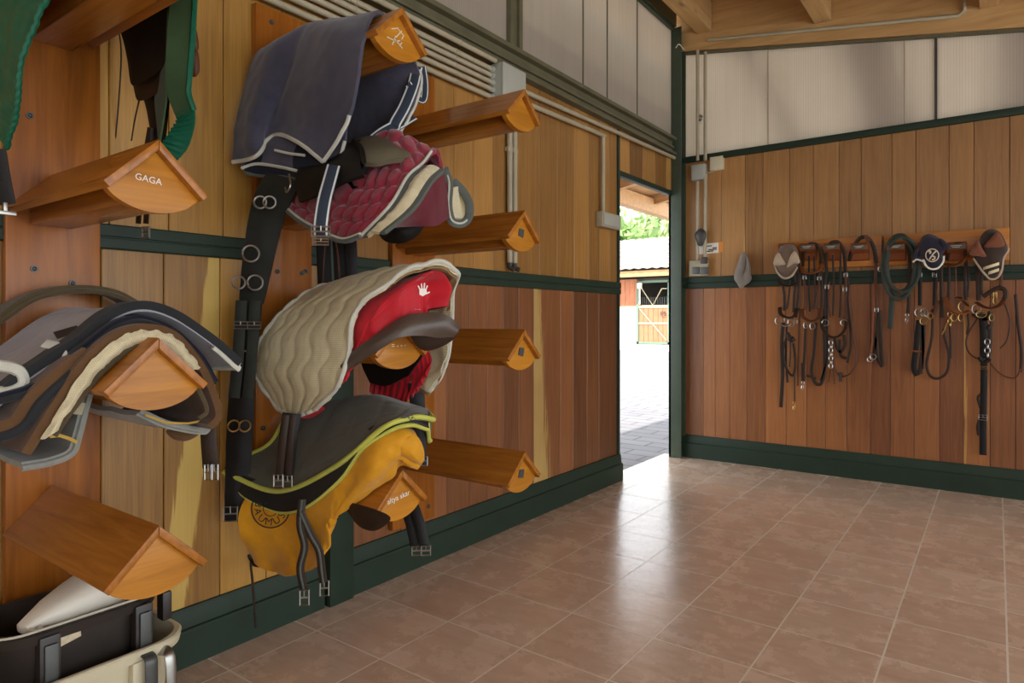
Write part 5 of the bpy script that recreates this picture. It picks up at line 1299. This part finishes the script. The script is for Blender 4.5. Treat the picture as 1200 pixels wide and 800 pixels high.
# white scoop in the black manger
T = thing('feed_scoop', tuple(PX(90, 715, .22)), 'white plastic feed scoop lying in the black manger', 'feed scoop')
a, b_ = PX(26, 737, .27), PX(126, 688, .22)
d = (b_ - a).normalized(); sd = d.cross(v3(0, 0, 1)).normalized(); upv = sd.cross(d).normalized()
m = MB(); rr = []
for t, w_, h_ in ((-.02, .006, .006), (0, .02, .012), (.3, .045, .036), (.6, .060, .052), (.92, .070, .064), (1.0, .066, .060), (1.03, .05, .045)):
    c = a + (b_ - a) * t; rr.append([c + sd * w_ * math.copysign(abs(math.cos(k * math.pi / 10)) ** .6, math.cos(k * math.pi / 10)) + upv * h_ * math.copysign(abs(math.sin(k * math.pi / 10)) ** .6, math.sin(k * math.pi / 10)) for k in range(20)])
vv = [[m.bm.verts.new(p) for p in r] for r in rr]
for A2, B2 in zip(vv, vv[1:]):
    for k in range(20): m.face([A2[k], A2[(k + 1) % 20], B2[(k + 1) % 20], B2[k]])
m.face(vv[0][::-1]); m.face(vv[-1]); m.build('scoop', M['scoop_white'], T)
m = MB(); m.tube([a + (b_ - a) * .1 + sd * .03, a + (b_ - a) * .02 + sd * .05, a + (b_ - a) * .02 - sd * .0], .006, 6, sub=5); m.build('handle', M['scoop_white'], T)
# ---------------------------------------------------------------- bridle racks and tack on the back wall
def W_(px, py, d=.05): return PY(px, py, D - d)
zt, zb_ = W_(1045, 276, 0).z, W_(1045, 311, 0).z
for x0, x1, lb in ((910, 1034.5, 'left bridle rack board on the back wall, four hook brackets'), (1037, 1183, 'right bridle rack board on the back wall, ending at the brown striped bonnet')):
    a, b_ = PY(x0, 290, D).x, PY(x1, 290, D).x
    T = thing('bridle_rack', ((a + b_) / 2, D, 1.47), lb, 'bridle rack', 'bridle rack boards')
    m = MB(); m.box(a, D - .04, zb_, b_, D - .0215, zt, .004); m.build('board', M['rack_board'], T)
    for px in (925, 950, 978, 1010, 1052, 1088, 1122, 1160):
        if not x0 < px < x1: continue
        c = PY(px, 296, D); 
        m = MB(); poly = [v3(c.x - .048 + .0, D - .04, c.z + .055)]
        pr_ = [(.04, -.06), (.04, .05), (.10, .06), (.118, .045), (.118, .012), (.07, -.01), (.055, -.05)]
        m.prism([v3(c.x - .052, D - a_, c.z + b2) for a_, b2 in pr_], (.104, 0, 0), .004); k = m.build('bracket', M['leather_tan'], T, True, 30)
        m = MB(); m.box(c.x - .042, D - .122, c.z + .015, c.x + .042, D - .117, c.z + .045, .001); p_ = m.build('name_plate', M['metal_dull'], k)
        m = MB()
        for r_ in range(2): m.box(c.x - .03 + .008 * r_, D - .1232, c.z + .033 - r_ * .009, c.x + .028 - .01 * r_, D - .1215, c.z + .036 - r_ * .009)
        m.build('plate_print', M['paper'], p_, False)

class Tack:
    def __init__(s, name, label, cat, px, py): s.t = thing(name, tuple(W_(px, py)), label, cat, None)
    def strap(s, pts, w=2.6, mat='leather_dark', name='strap', d=.055, closed=False, nrm=(0, -1, 0)):
        P = [W_(p[0], p[1], p[2] if len(p) > 2 else d) for p in pts]; m = MB(); m.strap(P, w * .0062, .005, nrm, 6, closed); return m.build(name, M[mat], s.t)
    def tube(s, pts, r=.008, mat='leather_dark', name='rein', d=.06, closed=False):
        P = [W_(p[0], p[1], p[2] if len(p) > 2 else d) for p in pts]; m = MB(); m.tube(P, r, 7, closed, 6); return m.build(name, M[mat], s.t)
    def band(s, pts, w=4, mat='leather_brown', name='noseband', d=.055, dep=.07):
        """noseband hanging open: front arc with depth, back arc behind"""
        n = len(pts); P = [W_(p[0], p[1], d + dep * math.sin(math.pi * k / (n - 1))) for k, p in enumerate(pts)]
        m = MB(); m.strap(P, w * .0062, .006, (0, -.5, .85), 7); return m.build(name, M[mat], s.t)
    def ring(s, x, y, r=5, mat='metal', name='bit_ring', w=.004, d=.07, ax=(.3, -1, 0), sx=1):
        m = MB(); m.ring(W_(x, y, d), r * .0054, w * .8, ax, 18, 6, sx); return m.build(name, M[mat], s.t)
    def buckle(s, x, y, w=3.5, h=4, mat='metal', d=.065): return buckle(W_(x, y, d), w * .0062, h * .0062, s.t, M[mat], (0, -1, 0), r=.0022)
    def chain(s, x, y0, y1, n, mat='metal', d=.07):
        m = MB()
        for k in range(n):
            y = y0 + (y1 - y0) * (k + .5) / n; m.ring(W_(x + (k % 2) * .6, y, d), (y1 - y0) / n * .0062 * .62, .0026, (1, -.2, 0) if k % 2 else (.1, -1, 0), 12, 5, .7)
        return m.build('chain', M[mat], s.t)
def snap(tk, x, y, mat='metal'):
    m = MB(); c = W_(x, y, .065); m.ring(c + v3(0, 0, .012), .009, .0025); m.tube([c, c + v3(.004, -.004, -.02), c + v3(-.004, -.006, -.038), c + v3(-.010, -.004, -.028), c + v3(-.008, 0, -.012)], .0035, 6, sub=4); m.build('snap_hook', M[mat], tk.t)

# 1 bridle under the grey bonnet
b = Tack('bridle', 'dark bridle hanging under the grey-brown knitted bonnet, leftmost on the racks', 'bridle', 925, 292)
b.strap([(915, 300, .10), (916, 325), (919, 345), (919, 364)], 3); b.strap([(934, 300, .10), (933, 322), (931, 345), (930, 366)], 3); b.strap([(937, 305, .08), (936, 335), (933, 372)], 2.4); b.strap([(926, 328), (924, 350), (922, 362)], 2); b.strap([(938, 325), (937, 370), (936, 410), (935, 452)], 2.2, 'leather_brown', 'rein'); b.strap([(922, 380), (921, 420), (923, 448)], 2.2, 'leather_black', 'rein')
b.band([(914, 360), (915, 368), (923, 372), (931, 370), (934, 361)], 4.5, 'leather_dark'); b.band([(912, 327), (914, 332), (924, 335), (934, 331)], 3, 'leather_dark', 'browband')
b.ring(912, 376, 5.5, sx=.7); b.ring(927, 378, 5, sx=.8); b.buckle(921, 374); b.buckle(932, 377)
m = MB(); m.tube([W_(912, 378, .08), W_(920, 382, .1), W_(927, 379, .08)], .006, 6, sub=5); m.build('bit', M['metal'], b.t)
b.strap([(918, 378), (916, 400), (917, 440), (915, 477)], 4.2, name='rein'); b.tube([(923, 392), (918, 410), (921, 430), (929, 440), (932, 425), (930, 402)], .009); b.tube([(926, 392), (926, 415), (925, 430)], .006)
b.strap([(922, 390, .07), (927, 398, .08), (931, 396, .07)], 6, name='keeper'); b.tube([(931, 438), (931, 472)], .005); snap(b, 931, 474, 'brass')
# grey bonnet
t = thing('ear_bonnet', tuple(W_(924, 300, .12)), 'grey-brown knitted ear bonnet with pale crossed ears at the left end of the racks', 'ear bonnet')
m = MB(); m.puff([W_(*q, .12) for q in ((911, 295), (917, 288), (925, 286), (932, 288), (936, 298), (934, 312), (928, 322), (920, 325), (912, 320), (908, 308))], .055, .03, (0, -1, 0), 8); m.build('crown', M['bonnet_grey'], t)
m = MB(); m.puff([W_(*q, .165) for q in ((906, 309), (911, 296), (917, 301), (922, 310), (914, 311))], .02, .015, (0, -1, 0), 5); m.build('ear', M['bonnet_pale'], t)
m = MB(); m.puff([W_(*q, .168) for q in ((922, 313), (926, 300), (931, 294), (936, 301), (937, 308), (930, 309))], .02, .015, (0, -1, 0), 5); m.build('ear', M['bonnet_pale'], t)
m = MB(); m.tube([W_(*q) for q in ((908, 310, .12), (911, 319, .15), (919, 326, .17), (928, 323, .16), (934, 313, .13))], .007, 6, sub=5); m.build('binding', M['bonnet_pale'], t)
# 2
b = Tack('bridle', 'brown bridle with rolled noseband, second from the left, beside the grey bonnet', 'bridle', 950, 292)
b.strap([(941, 312), (942, 296, .09), (948, 286, .11), (958, 287, .11), (962, 298, .09), (962, 315)], 3.4, 'leather_dark', 'headpiece'); b.band([(939, 312), (941, 318), (950, 320), (960, 316), (963, 307)], 4, 'leather_tan', 'browband')
b.strap([(942, 318), (943, 340), (943, 363)], 2.6, 'leather_brown'); b.strap([(960, 315), (959, 340), (957, 362)], 2.6, 'leather_brown'); b.strap([(954, 300, .1), (955, 345), (953, 362)], 2); b.strap([(948, 300, .1), (948, 340), (949, 365)], 2, 'leather_black'); b.strap([(969, 335), (969, 380), (969, 420), (962, 446)], 2.4, 'leather_black', 'rein'); b.strap([(963, 318), (963, 345), (962, 365)], 2.4)
b.band([(940, 362), (941, 371), (950, 376), (959, 372), (961, 361)], 4.2, 'leather_brown'); b.ring(952, 382, 4.5, sx=.7); b.ring(944, 381, 4, sx=.6); b.buckle(943, 325); b.buckle(960, 326)
b.strap([(944, 382), (943, 410), (941, 438)], 3, 'leather_dark', 'rein'); b.strap([(941, 425), (941, 447)], 4, name='keeper'); snap(b, 941, 450)
b.strap([(956, 378), (954, 410), (951, 435), (956, 449), (963, 448), (966, 430), (966, 395), (965, 370)], 3.6, 'leather_dark', 'rein'); b.strap([(945, 440), (950, 441), (956, 444)], 3, name='keeper')
# 3
b = Tack('bridle', 'dark bridle with bit chain hanging from the third bracket of the left rack', 'bridle', 978, 292)
b.strap([(969, 320), (968, 298, .08), (973, 285, .11), (983, 284, .11), (989, 296, .09), (991, 320)], 3.6, 'leather_dark', 'headpiece'); b.strap([(968, 318), (967, 345), (966, 374)], 2.8); b.strap([(991, 318), (991, 345), (990, 374)], 3, 'leather_brown'); b.strap([(976, 298, .1), (977, 340), (976, 370)], 2.2); b.strap([(985, 298, .1), (985, 345), (984, 372)], 2.2); b.strap([(994, 325), (994, 360), (997, 400), (993, 425)], 2.4, 'leather_dark', 'rein'); b.strap([(972, 330), (971, 352), (973, 372)], 2, 'leather_brown')
b.band([(963, 372), (964, 385), (972, 394), (982, 394), (990, 386), (992, 374)], 3.6, 'leather_dark'); b.ring(967, 378, 4); b.ring(989, 378, 4); b.buckle(969, 336); b.buckle(990, 339); b.buckle(991, 322); b.chain(973.5, 399, 431, 7)
b.strap([(978, 396), (981, 408), (985, 412), (990, 404), (989, 392)], 3.4, name='rein'); b.strap([(984, 398), (985, 415), (992, 420)], 3, name='rein'); b.tube([(995, 350), (999, 385), (1004, 420), (997, 436), (986, 441), (979, 433), (977, 420)], .007, 'leather_brown'); b.tube([(985, 436), (985, 447)], .012, name='keeper')
b.tube([(976, 432), (978, 450)], .003); b.tube([(973, 432), (971, 448)], .003)
# 4 martingale
b = Tack('martingale', 'thin red-brown leather martingale with a long tail, right end of the left rack', 'martingale', 1010, 290)
b.strap([(995, 306), (1000, 290, .08), (1008, 279, .11), (1017, 279, .11), (1024, 290, .08), (1027, 308)], 4.2, 'leather_dark', 'neck_strap'); b.strap([(1014, 276, .13), (1018, 283, .13)], 4, 'leather_brown', 'keeper')
b.strap([(1027, 306), (1026, 330), (1027, 362)], 3, 'leather_brown'); b.strap([(1025, 330), (1023, 365), (1022, 400)], 2, 'leather_tan'); b.tube([(1022, 398), (1020, 430), (1018.5, 502)], .0055, 'leather_tan', 'long_strap'); b.buckle(1027, 363); b.ring(1031, 315, 3.2, sx=.6)
b.strap([(1029, 362), (1027, 395), (1024, 420)], 3.2); b.strap([(1030, 364), (1032, 400), (1034, 428)], 4.5); b.strap([(1026, 395), (1028, 418), (1034, 430)], 3.4); b.ring(1023, 418, 3.4); b.ring(1019.5, 421, 3)
# 5 lunge rein
b = Tack('lunge_rein', 'dark green-black lunge rein coiled in loops over the first bracket of the right rack', 'lunge rein', 1053, 292)
for k, (dx, dy, rx, ry) in enumerate(((0, 0, 18, 33), (2, 3, 16, 36), (-1, 6, 19, 37), (4, 2, 20, 32))):
    cx_, cy_ = 1054 + dx, 308 + dy; b.strap([(cx_ + rx * math.cos(a), cy_ + ry * math.sin(a), .07 + .012 * k + (.04 if math.sin(a) < -.6 else 0)) for a in [q * math.pi / 6 for q in range(12)]], 3.2, 'green_leatherette', 'loop', closed=True)
b.strap([(1046, 335), (1045, 355), (1043, 385)], 5.5, 'green_leatherette', 'tail'); b.strap([(1064, 285, .1), (1066, 310), (1065, 345), (1064, 368)], 3.4, 'leather_dark', 'tail'); snap(b, 1063, 371)
# 6
b = Tack('bridle', 'black bridle with steel bit hanging under the navy bonnet on the right rack', 'bridle', 1088, 292)
b.strap([(1077, 300, .09), (1078, 330), (1078, 358)], 3.6, 'leather_black'); b.strap([(1098, 300, .09), (1096, 330), (1095, 358)], 3.6, 'leather_black'); b.strap([(1103, 305, .08), (1103, 340), (1104, 372)], 3, 'leather_dark'); b.strap([(1091, 372), (1096, 362), (1099, 352)], 4, 'leather_brown', 'cheek_keeper')
b.ring(1078, 366, 5.5); b.ring(1083, 366, 5, sx=.8); b.ring(1082, 376, 4.5, 'brass', sx=.8); b.ring(1090, 370, 4, 'brass', sx=.7); m = MB(); m.tube([W_(1078, 366, .08), W_(1083, 369, .1), W_(1088, 372, .08)], .007, 6, sub=4); m.build('bit', M['metal'], b.t)
b.strap([(1077, 375), (1074, 405), (1071, 430), (1075, 440)], 5.5, 'leather_black', 'rein'); b.strap([(1082, 380), (1081, 410), (1078, 438)], 4.5, 'leather_dark', 'rein'); b.strap([(1070, 411, .075), (1080, 412, .075)], 1.8, 'leather_tan', 'keeper'); b.strap([(1081, 380), (1082, 410), (1082, 432)], 3, 'leather_brown', 'rein')
b.strap([(1093, 362), (1092, 395), (1086, 425), (1090, 440), (1100, 443), (1110, 435), (1112, 415), (1107, 395), (1106, 385)], 2.6, 'leather_dark', 'rein'); b.strap([(1106, 386), (1110, 374), (1115, 366)], 2, 'leather_tan', 'rein'); b.buckle(1095, 322); b.buckle(1078, 322)
t = thing('ear_bonnet', tuple(W_(1088, 300, .12)), 'dark navy ear bonnet with white binding and round white emblem on the right rack', 'ear bonnet')
m = MB(); m.puff([W_(*q, .12) for q in ((1076, 295), (1079, 280), (1087, 274), (1096, 276), (1104, 282), (1110, 289), (1105, 298), (1106, 306), (1099, 315), (1091, 316), (1083, 308), (1074, 304), (1072, 302))], .06, .03, (0, -1, .0), 8); cr = m.build('crown', M['bonnet_navy'], t)
m = MB(); m.puff([W_(*q, .15) for q in ((1100, 280), (1106, 281), (1112, 289), (1104, 293))], .018, .012, (0, -1, 0), 4); m.build('ear', M['bonnet_navy'], t)
m = MB(); m.puff([W_(*q, .15) for q in ((1076, 290), (1075, 300), (1070, 305), (1072, 296))], .018, .012, (0, -1, 0), 4); m.build('ear', M['bonnet_navy'], t)
m = MB(); m.tube([W_(*q) for q in ((1082, 303, .15), (1085, 311, .165), (1091, 315, .17), (1099, 314, .165), (1105, 307, .14), (1106, 300, .13))], .006, 6, sub=6); m.tube([W_(*q) for q in ((1070, 307, .14), (1074, 304, .15), (1082, 306, .15))], .006, 6, sub=6); m.build('binding', M['white'], t)
bv = bvh_of(cr); vsx, fsx = [], []
N = 32
for q in range(N):
    a = q * 2 * math.pi / N; vsx += [Vector((1092.5 + 8.2 * math.cos(a), 299 + 8 * math.sin(a), 0)), Vector((1092.5 + 7 * math.cos(a), 299 + 6.8 * math.sin(a), 0))]
for q in range(N): fsx.append([2 * q, 2 * ((q + 1) % N), 2 * ((q + 1) % N) + 1, 2 * q + 1])
def sq(pts, w=.8):
    for (x0, y0), (x1, y1) in zip(pts, pts[1:]):
        dx, dy = x1 - x0, y1 - y0; l_ = math.hypot(dx, dy) or 1; nx_, ny_ = -dy / l_ * w, dx / l_ * w; k = len(vsx)
        vsx.extend(Vector(p + (0,)) for p in ((x0 + nx_, y0 + ny_), (x1 + nx_, y1 + ny_), (x1 - nx_, y1 - ny_), (x0 - nx_, y0 - ny_))); fsx.append([k, k + 1, k + 2, k + 3])
sq([(1088, 295), (1090, 293.5), (1091, 296), (1089, 297)]); sq([(1097, 294), (1094, 297), (1091, 301), (1089, 304)]); sq([(1093, 300), (1096, 301), (1095, 304), (1092, 304)])
decal('emblem', bv, vsx, fsx, lambda v: (v.x, v.y), M['paper'], t, .004)
# 7
b = Tack('bridle', 'tan bridle with brass rings hanging between the navy and the brown bonnets', 'bridle', 1122, 292)
b.strap([(1110, 305), (1113, 292, .09), (1119, 286, .11), (1127, 286, .11), (1131, 294, .09), (1132, 312)], 3, 'leather_dark', 'headpiece'); b.band([(1109, 309), (1116, 311), (1124, 309), (1130, 304), (1136, 297)], 5, 'leather_tan', 'browband', .07, .06)
b.tube([(1120, 312), (1120.5, 352)], .003, 'leather_tan', 'cord'); b.strap([(1112, 312), (1112, 335), (1111, 352)], 2.6); b.strap([(1131, 312), (1131, 335), (1132, 352)], 3); b.strap([(1134, 312), (1135, 330), (1134, 348)], 2.2)
b.band([(1107, 348), (1111, 357), (1119, 364), (1128, 367), (1136, 364)], 5, 'leather_tan'); b.band([(1121, 348), (1127, 350), (1134, 358)], 4, 'leather_brown', 'chin_pad'); b.ring(1131, 359, 7, 'brass', w=.0045); b.ring(1118, 372, 4.5, 'brass', sx=.7); b.ring(1126, 372, 4.5, 'brass', sx=.6); b.chain(1113, 366, 382, 4, 'brass')
b.tube([(1116, 370), (1110, 378), (1107, 386), (1104, 392)], .004, 'brass', 'shank'); b.strap([(1113, 380), (1114, 400), (1114, 420)], 2.2, name='rein'); b.strap([(1134, 366), (1135, 380), (1133, 392)], 2)
# 8
b = Tack('bridle', 'brown bridle under the striped bonnet with a long buckled strap hanging lowest', 'bridle', 1160, 292)
b.strap([(1146, 300, .09), (1146, 325), (1147, 352)], 4.2); b.strap([(1150, 318), (1150, 345)], 3); b.strap([(1172, 310, .09), (1173, 325), (1172, 340)], 3, 'leather_brown'); b.band([(1144, 354), (1152, 359), (1162, 361), (1172, 357), (1178, 348)], 4, 'leather_brown'); b.tube([(1178, 350), (1178, 341), (1172, 337), (1163, 340), (1152, 348)], .012, 'leather_dark', 'noseband_padding')
b.ring(1144, 362, 5.5, sx=.8); b.ring(1150, 368, 4, 'brass', sx=1.3); b.ring(1162, 372, 4, 'brass', sx=.6); b.ring(1166, 352, 4, 'brass', sx=.5); b.buckle(1166, 346, 2.6, 7, 'brass'); b.strap([(1141, 366), (1152, 372), (1160, 370)], 7, 'leather_dark', 'cheek_pad'); b.tube([(1160, 364), (1162, 378), (1158, 385)], .01, 'leather_dark', 'curb_guard')
b.strap([(1152, 372), (1153, 395), (1153, 420)], 7, 'leather_black', 'breast_strap'); b.strap([(1160, 380), (1160, 400), (1157, 422)], 4, 'leather_dark'); b.chain(1157, 398, 418, 4)
b.tube([(1147, 418), (1153, 424), (1160, 420)], .014, 'leather_black', 'knot'); b.strap([(1153, 424), (1153, 450), (1152, 490), (1152, 533)], 6, 'leather_black', 'long_strap'); b.buckle(1153, 431, 6, 3, 'brass'); b.buckle(1152, 489, 7, 5); b.strap([(1151, 460), (1146, 466), (1149, 478)], 2.4, name='keeper'); b.strap([(1149, 488), (1146, 500), (1147, 510)], 3, name='keeper')
b.tube([(1146, 372), (1136, 388), (1132, 402), (1137, 415), (1150, 422)], .0045, name='rein'); b.tube([(1156, 418), (1166, 432), (1178, 441), (1190, 442), (1196, 432)], .0045, 'leather_brown', 'rein'); b.strap([(1190, 345), (1193, 380), (1197, 410), (1196, 436)], 2.6, 'leather_dark', 'rein'); b.tube([(1176, 352), (1183, 375), (1180, 398), (1172, 408)], .004, name='rein')
t = thing('ear_bonnet', tuple(W_(1160, 300, .12)), 'brown ear bonnet with rust ears and two cream stripes', 'ear bonnet')
m = MB(); m.puff([W_(*q, .12) for q in ((1147, 292), (1148, 280), (1154, 271), (1163, 268), (1172, 272), (1178, 282), (1181, 294), (1176, 304), (1174, 316), (1168, 325), (1161, 326), (1154, 320), (1147, 311), (1142, 303))], .06, .03, (0, -1, 0), 9); cr = m.build('crown', M['bonnet_brown'], t)
m = MB(); m.puff([W_(*q, .172) for q in ((1136, 298), (1140, 290), (1146, 281), (1151, 291), (1157, 301), (1146, 300))], .016, .012, (0, -1, 0), 5); m.build('ear', M['bonnet_rust'], t)
m = MB(); m.puff([W_(*q, .176) for q in ((1153, 289), (1161, 279), (1169, 272), (1176, 281), (1177, 288), (1166, 290))], .016, .012, (0, -1, 0), 5); m.build('ear', M['bonnet_rust'], t)
m = MB(); m.tube([W_(*q) for q in ((1141, 303, .135), (1147, 312, .155), (1154, 321, .168), (1161, 327, .17), (1169, 325, .168), (1174, 316, .155), (1176, 303, .14), (1181, 294, .13), (1182, 291, .12))], .006, 6, sub=6); m.build('binding', M['bonnet_pale'], t)
bv = bvh_of(cr); vsx, fsx = [], []
def stripe(x0, y0, x1, y1, h):
    for k in range(8):
        a, c_ = k / 8, (k + 1) / 8; n = len(vsx); vsx.extend(Vector((x0 + (x1 - x0) * t_, y0 + (y1 - y0) * t_ + dy, 0)) for t_, dy in ((a, 0), (c_, 0), (c_, h), (a, h))); fsx.append([n, n + 1, n + 2, n + 3])
stripe(1152, 313, 1171, 307, 3.4); stripe(1156, 319, 1171, 314, 3.6)
decal('stripe', bv, vsx, fsx, lambda v: (v.x, v.y), M['cream_fleece'], t, .004)
# ---------------------------------------------------------------- light and camera
W = bpy.data.worlds.new('sky'); SC.world = W; W.use_nodes = True
bg = W.node_tree.nodes['Background']; bg.inputs[0].default_value = (.88, .94, 1.0, 1); bg.inputs[1].default_value = 1.5
sun = bpy.data.lights.new('sun', 'SUN'); sun.energy = 4.0; sun.angle = math.radians(1.0); sun.color = (1, .95, .86)
so = bpy.data.objects.new('sun', sun); COL.objects.link(so); so.location = (-3, -12, 15)
so.rotation_euler = Vector((.30, .72, -.95)).to_track_quat('-Z', 'Y').to_euler()
cam = bpy.data.cameras.new('camera'); cam.sensor_width = 36; cam.lens = F / 1200 * 36; cam.shift_y = -(400 - HY) / 1200; cam.clip_start = .02
co = bpy.data.objects.new('camera', cam); COL.objects.link(co); co.location = EYE; co.rotation_euler = (math.pi / 2, 0, YAW)
SC.camera = co
vs = SC.view_settings; vs.view_transform = 'Standard'; vs.look = 'None'; vs.gamma = 1; vs.use_curve_mapping = False; vs.exposure = 1.35
